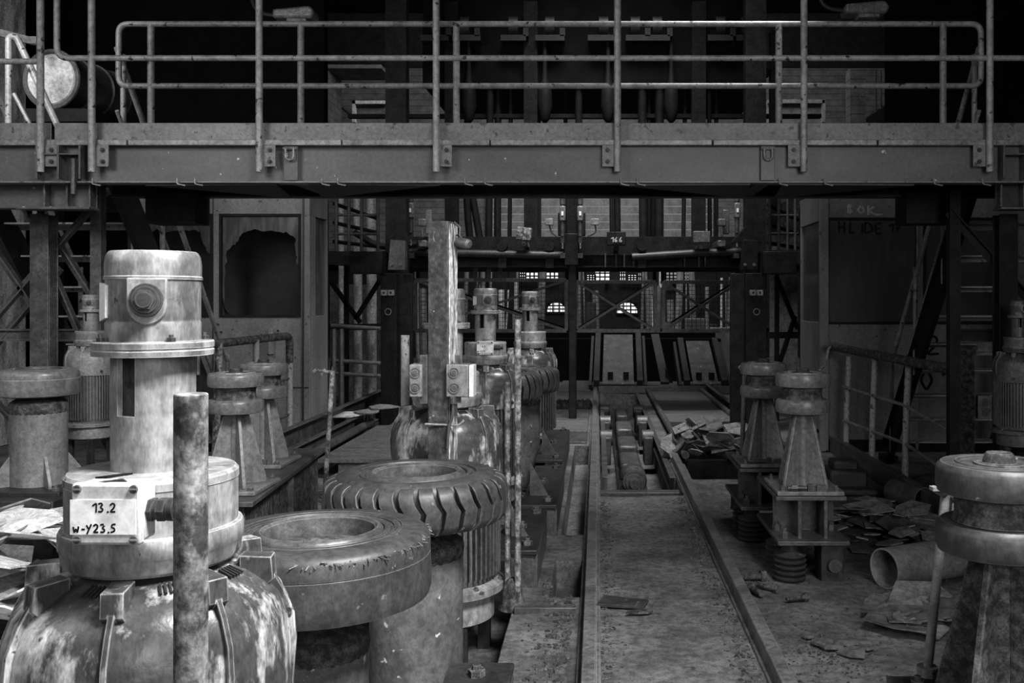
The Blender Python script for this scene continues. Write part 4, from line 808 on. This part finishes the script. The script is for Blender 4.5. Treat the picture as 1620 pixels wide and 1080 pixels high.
sheets(1.05, 4.1, .14, .12, .015, 9, .05, .16, ('debris_dark',), 'small dark crumb of board on the bare floor right of the track', 'crumbs on the right floor', 12, 'board_crumb', .08)
sheets(-2.0, 10.8, .3, 1.4, .0, 6, .1, .22, ('debris_light',), 'tiny pale scrap on the left channel or floor far back', 'tiny pale scraps', 13, 'paper_scrap', .05)
p = G(985, 955, .01); b = MB(); b.prism([p+V(-.13, -.02, -.005), p+V(.1, -.06, -.005), p+V(.13, .05, -.005), p+V(-.09, .12, -.005)], (0, 0, .012)); one(b, 'rubber_mat_scrap', 'rubber', 'flat dark square scrap on the concrete between the rails', 'rubbish', (p.x, p.y, 0))
p = G(1010, 968, .01); b = MB(); b.prism([p+V(-.06, -.02, -.005), p+V(.05, -.01, -.005), p+V(.07, .02, -.005), p+V(-.03, .02, -.005)], (0, 0, .012)); one(b, 'bark_chip', 'mud', 'small dark chip next to the square scrap between the rails', 'rubbish', (p.x, p.y, 0))
def bolts(px, py, a, l, r, lab, z=.0):
    p = G(px, py, z+r); d = V(math.cos(a), math.sin(a), 0); b = MB(); b.cyl(p-d*l/2, p+d*l/2, r*.75, 14); b.cyl(p+d*l/2, p+d*(l/2+r*1.3), r*1.45, 6); one(b, 'loose_bolt', 'rust_dark', lab, 'bolt', (p.x, p.y, p.z-r))
bolts(1258, 946, .35, .10, .016, 'loose bolt lying alone on the floor right of the track')
bolts(1186, 912, .2, .12, .022, 'thickest loose bolt against the right rail')
bolts(1196, 934, 2.0, .1, .022, 'loose bolt standing nearest in the little pile by the right rail')
bolts(1208, 926, -.7, .13, .016, 'slim loose bolt on the right of the pile by the right rail')
q = random.Random(21); b = MB()
def crumbs(b, n, fx_, sm, sM):
    for i in range(n):
        x, y = fx_(); s = q.uniform(sm, sM); z = floor_z(x, y); b.lathe([(0, -s*.3), (s*.8, 0), (s*.6, s*.5), (0, s*.7)], (x, y, z), 5, Matrix.Rotation(q.random()*3, 3, 'X'))
crumbs(b, 700, lambda: (.66-abs(q.gauss(0, .06)), q.uniform(3.2, 7.2)), .004, .014); crumbs(b, 500, lambda: (.02+abs(q.gauss(0, .04)), q.uniform(3.2, 7.2)), .004, .012); crumbs(b, 700, lambda: (-.12-abs(q.gauss(0, .08)), q.uniform(3.3, 5.2)), .004, .02); crumbs(b, 500, lambda: (q.gauss(1.0, .12), q.gauss(4.05, .15)), .003, .01); crumbs(b, 400, lambda: (q.uniform(.8, 2), q.uniform(3.4, 7)), .003, .01); crumbs(b, 500, lambda: (q.uniform(-3, -1.5), q.uniform(3.2, 4.9)), .004, .016)
o = one(b, 'gravel', 'mud', 'dark grit and crumbs scattered along the rails and floor', 'grit', (0, 4, 0)); o['kind'] = 'stuff'
b = MB()
for i in range(120): x, y = -.33+q.uniform(-.25, .22), 13.2+q.uniform(-.3, .3); b.lathe([(0, 0), (.05, .02), (.03, .07), (0, .09)], (x, y, .02), 5, Matrix.Rotation(q.random(), 3, 'X'))
o = one(b, 'gravel', 'mud', 'heap of dark grit on the cover plates left of the rail', 'grit', (-.33, 13.2, 0)); o['kind'] = 'stuff'
for i, (px, py, qx, qy) in enumerate(((450, 775, 530, 790), (455, 795, 530, 775), (470, 760, 520, 800))):
    b = MB(); b.tube(bend([G(px, py, .01), G((px+qx)/2, (py+qy)/2-8, .03), G(qx, qy, .01)], .1), .008, 6); one(b, 'cable', 'rubber', ('thin cable on the floor behind the treaded tyre, uppermost', 'thin cable on the floor behind the treaded tyre, lowermost', 'thin cable crossing the other two behind the treaded tyre')[i], 'cable', G(px, py, 0))

# ================================================================ gantry machine at the back
YG = 10.8
def gx(px, Y=YG): return (px-VX)*Y/F
def gz(py, Y=YG): return H-(py-VY)*Y/F
for px0, px1, lab, s in ((602, 627, 'left', 1), (1180, 1213, 'right', -1)):
    t = thing('gantry_column', '%s dark steel column of the gantry with a small switch pair' % lab, 'steel column', (gx((px0+px1)/2), YG, 0))
    b = MB(); b.span((gx(px0), YG, -.01), (gx(px1), YG+.25, gz(432))); b.span((gx(px1) if s > 0 else gx(px0)-.16, YG+.1, -.01), (gx(px1)+.16 if s > 0 else gx(px0), YG+.18, gz(432))); b.build('column', 'gantry_steel', t, .006)
    for k in (0, 1): b = MB(); cx = gx((px0+px1)/2+(-6 if k else 5)); b.box((cx, YG-.02, gz(463)), (.07, .05, .065)); sw = b.build('switch', 'rail_paint', t, .006); b = MB(); b.cyl((cx, YG-.02, gz(468)), (cx, YG-.02, gz(476)), .008, 8); b.cyl((cx, YG-.045, gz(463)), (cx, YG-.052, gz(463)), .012, 10); b.build('cable', 'gantry_steel', sw)
    b = MB(); b.tube([V(gx((px0+px1)/2), YG-.02, gz(493))+V(.035*math.cos(i*PI/8), 0, .035*math.sin(i*PI/8)) for i in range(17)], .006, 6); b.build('ring', 'steel_light', t)
    a_, c_ = (556, 608) if s > 0 else (1205, 1258)
    b = MB(); b.span((gx(a_), YG-.1, gz(433)), (gx(c_), YG+.2, gz(398))); b.build('side_box', 'gantry_steel', t, .006)
    a_, c_ = (621, 648) if s > 0 else (1167, 1193)
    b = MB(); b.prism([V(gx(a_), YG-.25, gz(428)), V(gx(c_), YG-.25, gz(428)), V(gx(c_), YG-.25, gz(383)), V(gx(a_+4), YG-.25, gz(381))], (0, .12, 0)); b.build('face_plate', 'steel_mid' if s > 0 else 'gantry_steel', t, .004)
    for k_ in (0, 1): MB().bolt((gx(a_+6+14*k_), YG-.25, gz(420)), (0, -1, 0), .02, .02).build('bolt', 'steel_mid', t)
    a_, c_ = (612, 644) if s > 0 else (1160, 1210)
    b = MB(); b.prism([V(gx(a_), YG+.05, gz(382)), V(gx(c_), YG+.05, gz(382)), V(gx((a_+c_)/2+4*s), YG+.05, gz(358))], (0, .2, 0)); b.build('gusset', 'gantry_steel', t)
    b = MB(); x = gx(617 if s > 0 else 1203); b.span((x-.12, YG+.3, gz(430)), (x+.12, YG+.5, 6.3)); b.build('tall_mast', 'gantry_steel', t)
YB2 = 12.0
b = MB(); b.ibeam((gx(640, YB2), YB2, 2.0), (gx(1185, YB2), YB2, 2.0), .2, .16); b.span((gx(640, YB2), YB2+.2, 2.06), (gx(1185, YB2), YB2+.6, 2.32)); t = one(b, 'gantry_beam', 'gantry_steel', 'dark cross beam of the gantry spanning the hall', 'steel beam', (0, YB2, 1.9))
b = MB(); b.tube([V(gx(640, 11.8), 11.8, 2.1), V(gx(900, 11.8), 11.8, 2.06)], .05, 10); b.tube([V(gx(1000, 11.8), 11.8, 2.04), V(gx(1100, 11.8), 11.8, 2.09), V(gx(1175, 11.8), 11.8, 2.11)], .05, 10); b.tube(bend([V(gx(560, 11.8), 11.8, 2.35), V(gx(600, 11.8), 11.8, 2.15), V(gx(660, 11.8), 11.8, 2.2)], .2), .04, 8); b.build('hydraulic_pipe', 'steel_dark', t)
for px in (796, 870, 1015): b = MB(); x = gx(px, 11.9); b.cyl((x, 11.75, gz(390, 11.9)), (x, 11.95, gz(390, 11.9)), .06, 18); b.box((x, 11.85, gz(408, 11.9)), (.1, .1, .25)); b.build('clamp', 'gantry_steel', t)
for px in (958, 975, 988, 1003, 1085, 1108, 1118): b = MB(); x = gx(px, 11.7); b.cyl((x, 11.85, gz(400, 11.7)), (x, 11.85, gz(422, 11.7)), .01, 8); b.build('hanger_pin', 'steel_mid', t)
# plates and boxes on the beam
def beambox(px0, py0, px1, py1, Y, m, name, label, cat, tilt=0):
    b = MB(); c = P((px0+px1)/2, (py0+py1)/2, Y); b.box(c, ((px1-px0)*Y/F, .12, (py1-py0)*Y/F), (0, tilt, 0)); b.box(c+V(0, .25, -.12), (.06, .49, .06)); return one(b, name, m, label, cat, c, .008)
beambox(818, 360, 841, 380, 11.7, 'rust', 'sign_plate', 'tilted flaking plate on the gantry beam above the middle motor', 'sign', .1)
o = beambox(960, 367, 990, 388, 11.7, 'gantry_steel', 'number_plate', 'dark number plate reading 166 on the gantry beam', 'sign')
b = MB(); write(b, '166', P(967, 383, 11.63), V(1, 0, 0), Z3, .06, .007, .95); nt_ = b.build('number', 'chalk', None, 0, o.location); nt_.parent = o; nt_.location = (0, 0, 0)
beambox(1096, 366, 1123, 384, 11.7, 'steel_mid', 'lamp_box', 'grey floodlight box on the right half of the gantry beam', 'lamp')
# hanging cylinders
def ram(label, px, py0, py1, Y=11.6):
    t = thing('hydraulic_ram', label, 'hydraulic cylinder', (gx(px, Y), Y, gz(py1, Y)), 'hydraulic rams on the gantry'); x = gx(px, Y)
    z = lambda p: gz(p, Y)
    b = MB(); b.cyl((x, Y, z(py0)), (x, Y, z(py0+18)), .035, 14); b.cyl((x, Y, z(py0+16)), (x, Y, z(py0+21)), .028, 14); b.build('rod_end', 'steel_mid', t)
    b = MB(); b.box((x, Y, z(py0+33)), (.075, .09, 24*Y/F)); b.build('valve_block', 'paint_grey', t, .015)
    b = MB(); b.box((x, Y-.05, z(py0+33)), (.025, .01, .05)); b.build('label_plate', 'label_paper', t)
    b = MB(); b.cyl((x, Y, z(py0+45)), (x, Y, z(py0+68)), .03, 14, .024); b.build('barrel', 'steel_mid', t)
    MB().span((x-.03, Y+.03, 2.02), (x+.03, 12.05, 2.08)).build('bracket', 'steel_dark', t)
    MB().span((x-.02, Y-.01, z(py0+40)-.3), (x+.02, Y+.05, z(py0+40)+.1)).build('backing_bar', 'steel_dark', t)
    b = MB(); b.cyl((x, Y, z(py0+68)), (x, Y, z(py1)), .01, 8); b.build('tip', 'steel_light', t)
ram('leftmost hanging hydraulic ram on the gantry', 650, 300, 388); ram('hydraulic ram left of the middle carriage', 890, 305, 393); ram('hydraulic ram right of the middle carriage', 918, 305, 393); ram('rightmost hanging hydraulic ram on the gantry', 1166, 300, 390)
t = thing('carriage', 'dark middle carriage of the gantry between two rams', 'machine', (gx(904, 11.8), 11.8, 1.9))
b = MB(); Y = 11.8; b.span((gx(896, Y), Y, gz(372, Y)), (gx(913, Y), Y+.2, gz(300, Y))); b.span((gx(893, Y), Y-.1, gz(420, Y)), (gx(916, Y), Y+.1, gz(370, Y))); b.span((gx(882, Y), Y+.1, gz(372, Y)), (gx(926, Y), Y+.2, gz(335, Y))); b.span((gx(900, Y), Y-.05, .02), (gx(912, Y), Y+.1, gz(415, Y))); b.build('frame', 'gantry_steel', t, .01)
for px in (869, 941): b = MB(); b.box((gx(px, Y), Y, gz(351, Y)), (.1, .08, .08)); sw = b.build('sensor_head', 'rail_paint_dim', t, .006); b = MB(); b.tube(bend([V(gx(px, Y), Y, gz(355, Y)), V(gx(px+3, Y), Y, gz(368, Y)), V(gx(px+(12 if px < 900 else -12), Y), Y, gz(374, Y))], .06), .01, 6); b.build('cable', 'rubber', sw)
for px in (668, 1142): b = MB(); Y = 11.6; b.box((gx(px, Y), Y, gz(352, Y)), (.1, .08, .09)); b.box((gx(px, Y), Y, gz(368, Y)), (.03, .05, .12)); b.box((gx(px+8, Y), Y+.1, gz(350, Y)), (.08, .06, .3)); b.box((gx(px, Y), Y+.3, gz(385, Y)), (.1, .6, .08)); one(b, 'sensor_bracket', 'paint_grey' if px < 900 else 'steel_mid', '%s sensor bracket on the gantry beam' % ('left' if px < 900 else 'right'), 'sensor', (gx(px, Y), Y, gz(385, Y)), .01)
# safety cages with crossed braces
def cage(label, a, c, y0, y1, m, gus):
    Y = 15.7; t = thing('safety_cage', label, 'cage gate', (gx((a+c)/2, Y), Y, gz(y1, Y)), 'cage gates under the gantry'); A, B, C_, D = P(a, y0, Y), P(c, y0, Y), P(c, y1, Y), P(a, y1, Y)
    for p, q in ((A, B), (B, C_), (C_, D), (D, A)): MB().bar(p, q, .06, .08, (0, 1, 0)).build('frame_bar', m, t, .004)
    MB().bar(A, C_, .04, .085, (0, 1, 0)).build('brace', m, t); MB().bar(B+V(0, .04, 0), D+V(0, .04, 0), .04, .085, (0, 1, 0)).build('brace', m, t)
    for p, q in ((A, C_), (B, D)): MB().bar(p+V(0, .5, .02), q+V(0, .5, .02), .03, .05, (0, 1, 0)).build('rear_brace', 'black_steel', t)
    b = MB(); n = int((c-a)/7)
    for i in range(1, n): x = A.x+(B.x-A.x)*i/n; b.box((x, Y+.5, (A.z+D.z)/2), (.008, .008, A.z-D.z))
    for i in range(1, 12): z = D.z+(A.z-D.z)*i/12; b.box(((A.x+B.x)/2, Y+.5, z), (B.x-A.x, .008, .008))
    b.build('wire_mesh', 'steel_dark', t)
    for p in (A, B): MB().bar(p+V(0, .25, -.02), V(p.x, Y+.25, 2.0), .06, .06).build('hanger', 'black_steel', t)
    for p in (A, B, C_, D): MB().bar(p, p+V(0, .5, 0), .04, .04).build('spacer', 'black_steel', t)
    if gus:
        for p, i, j in ((A, 1, -1), (B, -1, -1), (C_, -1, 1), (D, 1, 1)): b = MB(); b.box(p+V(i*.06, -.035, j*.06), (.16, .012, .16)); b.build('corner_plate', m, t)
t = thing('cage_header', 'dark frame from which the three cage gates hang', 'steel frame', (0, 15.95, 0))
MB().span((-3.2, 15.9, 1.98), (2.6, 16.0, 2.1)).build('header_beam', 'black_steel', t)
for x in (-3.15, 2.55): MB().span((x-.05, 15.9, -.01), (x+.05, 16.0, 1.98)).build('post', 'black_steel', t)
cage('left cage gate with crossed braces, partly behind the square post', 657, 896, 443, 523, 'steel_light', False)
cage('middle cage gate with crossed braces straight above the ramp', 912, 1037, 446, 523, 'steel_light', False)
cage('right cage gate with corner plates and crossed braces', 1050, 1170, 446, 523, 'steel_light', True)
b = MB()
for px, m in ((752, 0), (773, 0), (791, 0)): b.span((gx(px-3, 12.62), 12.62, gz(445, 12.62)), (gx(px+3, 12.62), 12.67, gz(400, 12.62)))
b.span((gx(745, 12.62), 12.62, gz(420, 12.62)), (gx(800, 12.62), 12.67, gz(408, 12.62))); b.span((gx(750, 12.62), 12.63, gz(445, 12.62)), (gx(800, 12.62), 12.66, gz(440, 12.62))); b.span((gx(720, 12.62), 12.62, gz(412, 12.62)), (gx(748, 12.62), 12.67, gz(405, 12.62))); one(b, 'mounting_bracket', 'steel_mid', 'chipped mounting bracket hanging over the left cage gate', 'bracket', (gx(770, 12.62), 12.62, gz(445, 12.62)))
# posts, rods and overhead bridge in the dark upper part
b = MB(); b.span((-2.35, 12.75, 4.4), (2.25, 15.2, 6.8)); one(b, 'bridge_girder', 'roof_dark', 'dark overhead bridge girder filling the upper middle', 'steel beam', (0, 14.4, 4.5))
for i, (px, w_, lab) in enumerate(((715, 20, 'dark post hanging from the bridge, second from the left'), (840, 21, 'dark post hanging from the bridge, left of centre'), (1105, 21, 'dark post hanging from the bridge, right of centre'), (1225, 14, 'dark post hanging from the bridge, rightmost'))):
    Y = 12.67 if i < 3 else 12.3; b = MB(); b.ibeam((gx(px, Y), Y, 2.35), (gx(px, Y), Y, gz(5 if i < 3 else 50, Y)), w_*Y/F, .16, .014, (0, 1, 0)); (b.span((2.0, Y, 4.5), (gx(px, Y), 12.8, 4.6)) if i == 3 else None); one(b, 'hanging_post', 'gantry_steel', lab, 'steel post', (gx(px, Y), Y, 2.35))
for i, px in enumerate((773, 787, 847, 853, 806, 897, 916, 968, 977, 1018, 1026, 1033, 1043, 1081, 1099, 1123, 1133)):
    Y = 12.85+.15*(i % 3); b = MB(); w_ = rnd.choice((.03, .05, .06)); b.cyl((gx(px, Y), Y, 2.2), (gx(px, Y)+rnd.uniform(-.03, .03), Y, 4.7), w_, 10); one(b, 'hanging_rod', 'black_steel', 'thin dark vertical rod between the bridge and the gantry', 'steel rod', (gx(px, Y), Y, 2.2), 0, 'vertical rods above the gantry')
b = MB()
for a in (-1, 1): b.tube(bend([V(gx(742, 13), 13, 4.6), V(gx(738, 13), 13, 3.4), V(gx(745+6*a, 13), 13, 2.75), V(gx(752+8*a, 13), 13, 2.3)], .4), .05, 10)
one(b, 'hanging_hose', 'black_steel', 'pair of thick dark hoses hanging over the gantry', 'hose', (gx(745, 13), 13, 2.3))
b = MB(); b.span((gx(550, 12.95), 12.95, gz(186, 12.95)), (gx(1300, 12.95), 13.05, gz(180, 12.95))); one(b, 'service_rail', 'black_steel', 'thin dark service rail running level above the walkway deck', 'rail', (0, 13.4, 4.1))
for i, (px, w_) in enumerate(((690, 50), (735, 50), (812, 40), (870, 46), (955, 50), (1005, 30), (1040, 40), (1140, 40), (1180, 30))):
    Y = 12.5; b = MB(); x = gx(px, Y); b.span((x-w_*.5*Y/F, Y, gz(64, Y)), (x+w_*.5*Y/F, Y+.2, gz(55, Y))); b.cyl((x-.06, Y+.1, gz(40, Y)), (x+.06, Y+.1, gz(40, Y)), .14, 16); b.span((x+.13, Y, gz(57, Y)), (x+.2, Y+.1, gz(44, Y))); b.span((x-.04, Y+.05, gz(60, Y)), (x+.04, Y+.27, gz(48, Y))); one(b, 'pulley_block', 'steel_dark', 'small dark pulley block in the row under the bridge', 'pulley', (x, Y, gz(64, Y)), 0, 'pulley blocks under the bridge')
for i, px in enumerate((742, 862, 962, 1062)):
    Y = 12.6; b = MB(); x = gx(px, Y); b.lathe([(0, -.25), (.06, -.18), (.1, 0), (.09, .2), (.05, .32), (.03, .5), (.03, 1.1), (0, 1.1)], (x, Y, gz(168, Y)), 16); one(b, 'hanging_counterweight', 'black_steel', 'bulbous dark weight hanging below the bridge', 'weight', (x, Y, gz(180, Y)), 0, 'hanging weights')
# wooden crates and panels far up behind the railings
b = MB(); Y = 20; b.span(P(500, 195, Y), P(520, 108, Y)+V(0, 1.0, 0)); b.span(P(498, 108, Y-.1), P(605, 104, Y)+V(0, 1, 0)); b.span(P(510, 150, Y), V(P(515, 150, Y).x, 24.89, P(515, 145, Y).z)); one(b, 'timber_panel', 'plank_wall', 'pale timber panel seen between the railings at upper left', 'wood panel', P(515, 195, Y))
b = MB(); Y = 19; b.span(P(338, 196, Y), P(380, 88, Y)+V(0, .2, 0)); b.span(P(350, 150, Y), V(P(355, 150, Y).x, 24.89, P(355, 145, Y).z)); one(b, 'brick_pier', 'brick_wall', 'dim brick pier behind the rear railing at upper left', 'brick pier', P(359, 196, Y))
t = thing('plank_cabinet', 'low plank box far up behind the railings, left', 'crate', P(580, 195, 18)); b = MB(); Y = 18; b.span(P(570, 170, Y)+V(0, .2, 0), V(P(575, 170, Y).x, 24.89, P(575, 168, Y).z))
b.span(P(557, 164, Y), P(612, 159, Y)+V(0, .5, 0)); b.span(P(557, 193, Y), P(562, 159, Y)+V(0, .5, 0)); b.build('frame', 'debris_light', t); MB().span(P(562, 193, Y)+V(0, .1, 0), P(612, 164, Y)+V(0, .2, 0)).build('panel', 'plank_wall', t)
t = thing('plank_cabinet', 'low plank box far up behind the railings, right', 'crate', P(1270, 195, 18)); b = MB(); b.span(P(1250, 170, Y)+V(0, .2, 0), V(P(1255, 170, Y).x, 24.89, P(1255, 168, Y).z))
b.span(P(1215, 163, Y), P(1305, 157, Y)+V(0, .5, 0)); b.span(P(1301, 193, Y), P(1306, 158, Y)+V(0, .5, 0)); b.build('frame', 'debris_grey', t); MB().span(P(1215, 193, Y)+V(0, .1, 0), P(1301, 163, Y)+V(0, .2, 0)).build('panel', 'plank_wall', t)
Y = 17; t = thing('upper_landing', 'dark slanted landing with thin uprights at upper right', 'landing', P(1410, 195, Y))
b = MB(); b.bar(P(1375, 197, Y), P(1450, 150, Y), .1, .25); b.span(P(1400, 170, Y), V(P(1405, 170, Y).x, 24.89, P(1405, 165, Y).z)); b.build('stringer', 'steel_dark', t)
for px, a, c_ in ((1386, 112, 182), (1394, 110, 178), (1402, 108, 172), (1409, 107, 170), (1420, 95, 168), (1438, 120, 158), (1447, 115, 152)): MB().tube([P(px, c_, Y), P(px-1, a, Y)], .02, 6).build('upright', 'steel_mid', t)
MB().span(P(1345, 108, Y), P(1370, 194, Y)+V(0, .3, 0)).build('timber_post', 'plank_wall', t)
q = random.Random(31)
for i in range(44):
    Y = q.uniform(19, 23); px = q.uniform(660, 1175)
    if 862 < px < 898 or 974 < px < 1010: px += 38
    b = MB(); x = gx(px, Y); r_ = q.choice((.02, .03, .05, .08)); b.cyl((x, Y, -.01), (x+q.uniform(-.1, .1), Y, q.uniform(1.5, 2.7)), r_, 8); one(b, 'distant_pipe', q.choice(('debris_light', 'debris_grey', 'steel_light')), 'pale upright pipe in the clutter far behind the cage gates', 'pipe', (x, Y, 0), 0, 'distant pipes behind the cage gates')
for i in range(16):
    Y = q.uniform(18, 22); x = gx((690, 720, 765, 800, 825, 915, 935, 950, 1022, 1030, 1060, 1085, 1100, 1120, 1140, 1155)[i], Y); z = q.uniform(.3, 1.5); b = MB(); b.box((x, Y, z/2), (q.uniform(.2, .5), .3, z)); one(b, 'distant_cabinet', q.choice(('steel_dark', 'steel_mid', 'paint_grey')), 'dim boxy machine in the clutter far behind the cage gates', 'machine', (x, Y, 0), .01, 'distant machines behind the cage gates')
# caged platform railings left and right of the gantry
def cageramp(label, a, c, y0, y1, Y, m, step):
    t = thing('platform_railing', label, 'railing', P((a+c)/2, y1, Y))
    for px in step: MB().tube([P(px, y1, Y), P(px, y0, Y)], .02, 8).build('upright', m, t)
    for py in (y0, (y0*2+y1)/3, (y0+2*y1)/3): MB().tube([P(a, py, Y), P(c, py, Y)], .018, 8).build('rail', m, t)
    for k in range(3): MB().tube([P(a, y0+12+k*30, Y+.3), P(c, y0+36+k*22, Y+1.0)], .025, 8).build('far_rail', 'black_steel', t)
    MB().span(P(a-8, y1+18, Y-.1), P(c+4, y1-2, Y)+V(0, 1, 0)).build('platform', 'steel_dark', t)
cageramp('caged platform railing in front of the bright gap behind the left booth', 528, 598, 310, 400, 11.6, 'steel_mid', (532, 552, 572, 598))
cageramp('caged platform railing beside the right booth with a slanted grille behind', 1215, 1262, 312, 398, 11.6, 'steel_mid', (1218, 1232, 1246, 1258))
# pale pipes and panels glimpsed through the gaps
for i, (px, w_, y0, y1, m, lab) in enumerate(((566, 14, 305, 600, 'weathered_wall', 'thick pale vertical pipe behind the left platform railing'), (588, 16, 305, 600, 'weathered_wall', 'second thick pale vertical pipe behind the left platform railing'), (540, 9, 305, 600, 'debris_light', 'thin pale pipe at the edge of the left booth'))):
    Y = 13.5; b = MB(); b.cyl(V(gx(px, Y), Y, -.01), V(gx(px, Y), Y, gz(290, Y)), w_*.5*Y/F, 16); one(b, 'vertical_pipe', m, lab, 'pipe', (gx(px, Y), Y, 0))
b = MB(); Y = 14
for i in range(13): b.bar(P(1222+i*4, 370-i*3, Y), P(1236+i*3.4, 330-i*2, Y+.5), .03, .05)
b.span(V(gx(1270, Y), Y, -.01), V(gx(1276, Y), Y+.1, gz(372, Y))); b.bar(P(1215, 400, Y), P(1275, 370, Y), .1, .1); b.bar(P(1215, 340, Y), P(1275, 310, Y+.5), .1, .1); b.span(P(1212, 400, Y)+V(0, .6, 0), P(1280, 300, Y)+V(0, .7, 0)); one(b, 'slanted_grille', 'debris_grey', 'pale slanted grille glimpsed beside the right booth', 'grille', P(1245, 400, Y))
for a, c_, y0, y1, Y, m, lab in ((1218, 1262, 435, 570, 14.5, 'debris_grey', 'pale upright panel low in the gap beside the right booth'), (522, 602, 450, 640, 15, 'debris_grey', 'pale wall panel low in the gap behind the left booth')):
    b = MB(); b.span((gx(a, Y), Y, -.01), (gx(c_, Y), Y+.05, gz(y0, Y))); one(b, 'back_panel', m, lab, 'panel', (gx((a+c_)/2, Y), Y, 0))
for s, pts in ((0, (((523, 445), (570, 510)), ((600, 445), (562, 505)), ((548, 435), (548, 600)))), (1, (((1228, 437), (1262, 520)), ((1258, 500), (1228, 590)), ((1229, 440), (1229, 590))))):
    b = MB()
    for p, q_ in pts: b.bar(P(*p, 11.9), P(*q_, 11.9), .05, .07, (0, 1, 0))
    b.bar(P(520 if not s else 1215, 517 if not s else 530, 11.9), P(602 if not s else 1262, 517 if not s else 530, 11.9), .06, .08); b.bar(P(548 if not s else 1229, 560, 11.9), V(P(548 if not s else 1229, 560, 11.9).x, 11.9, -.01), .05, .05); b.bar(P(548 if not s else 1229, 440, 11.9), P(548 if not s else 1229, 415, 11.9), .05, .05)
    one(b, 'brace_frame', 'black_steel', 'dark braced frame under the %s platform railing' % ('right' if s else 'left'), 'steel frame', P(560 if not s else 1240, 600, 11.9))
b = MB(); Y = 10.4
for px in (528, 540): b.tube([V(gx(px, Y), Y, -.01), V(gx(px, Y), Y, gz(520, Y))], .03, 8)
for z in (gz(515, Y), gz(570, Y), gz(590, Y)): b.tube([V(gx(524, Y), Y, z), V(gx(602, Y), Y, z-.03)], .022, 8)
one(b, 'floor_rail', 'steel_mid', 'low tube rail between the left booth and the gantry column', 'railing', (gx(560, Y), Y, 0))
p = V(gx(552, 11.3), 11.3, 0); b = MB(); q = random.Random(4)
for i in range(60): b.lathe([(0, 0), (.06, .02), (.03, .06), (0, .08)], p+V(q.gauss(0, .14), q.gauss(0, .14), 0), 5, Matrix.Rotation(q.random(), 3, 'X'))
o = one(b, 'rubble', 'mud', 'small rubble heap at the foot of the left gantry column', 'rubble', p); o['kind'] = 'stuff'
# hall lamps
def lamp(label, px, py, Y, s, dirx):
    c = P(px, py, Y); t = thing('hall_lamp', label, 'lamp', c)
    b = MB(); b.prism([c+V(-.2*s, 0, .04*s), c+V(.17*s, 0, .075*s), c+V(.22*s, 0, .02*s), c+V(.19*s, 0, -.05*s), c+V(-.2*s, 0, -.045*s)], (0, .22*s, 0)); b.build('housing', 'steel_light', t, .02)
    b = MB(); b.box(c+V(.03*s, .11*s, -.06*s), (.2*s, .16*s, .04*s)); b.build('lens', 'debris_grey', t, .01)
    b = MB(); b.tube(bend([c+V(-.2*s, .1, 0), c+V(-.4*s, .1, .03), c+V(-.5*s, .1, .4), c+V(-.5*s, .1, 9-c.z)], .1), .02, 8); b.build('arm', 'steel_dark', t)
lamp('hall lamp hanging at the upper left above the railings', 462, 20, 9.0, .95, 1)
lamp('hall lamp hanging at the upper right, cut off by the top edge', 1372, 12, 9.0, 1.0, 1)
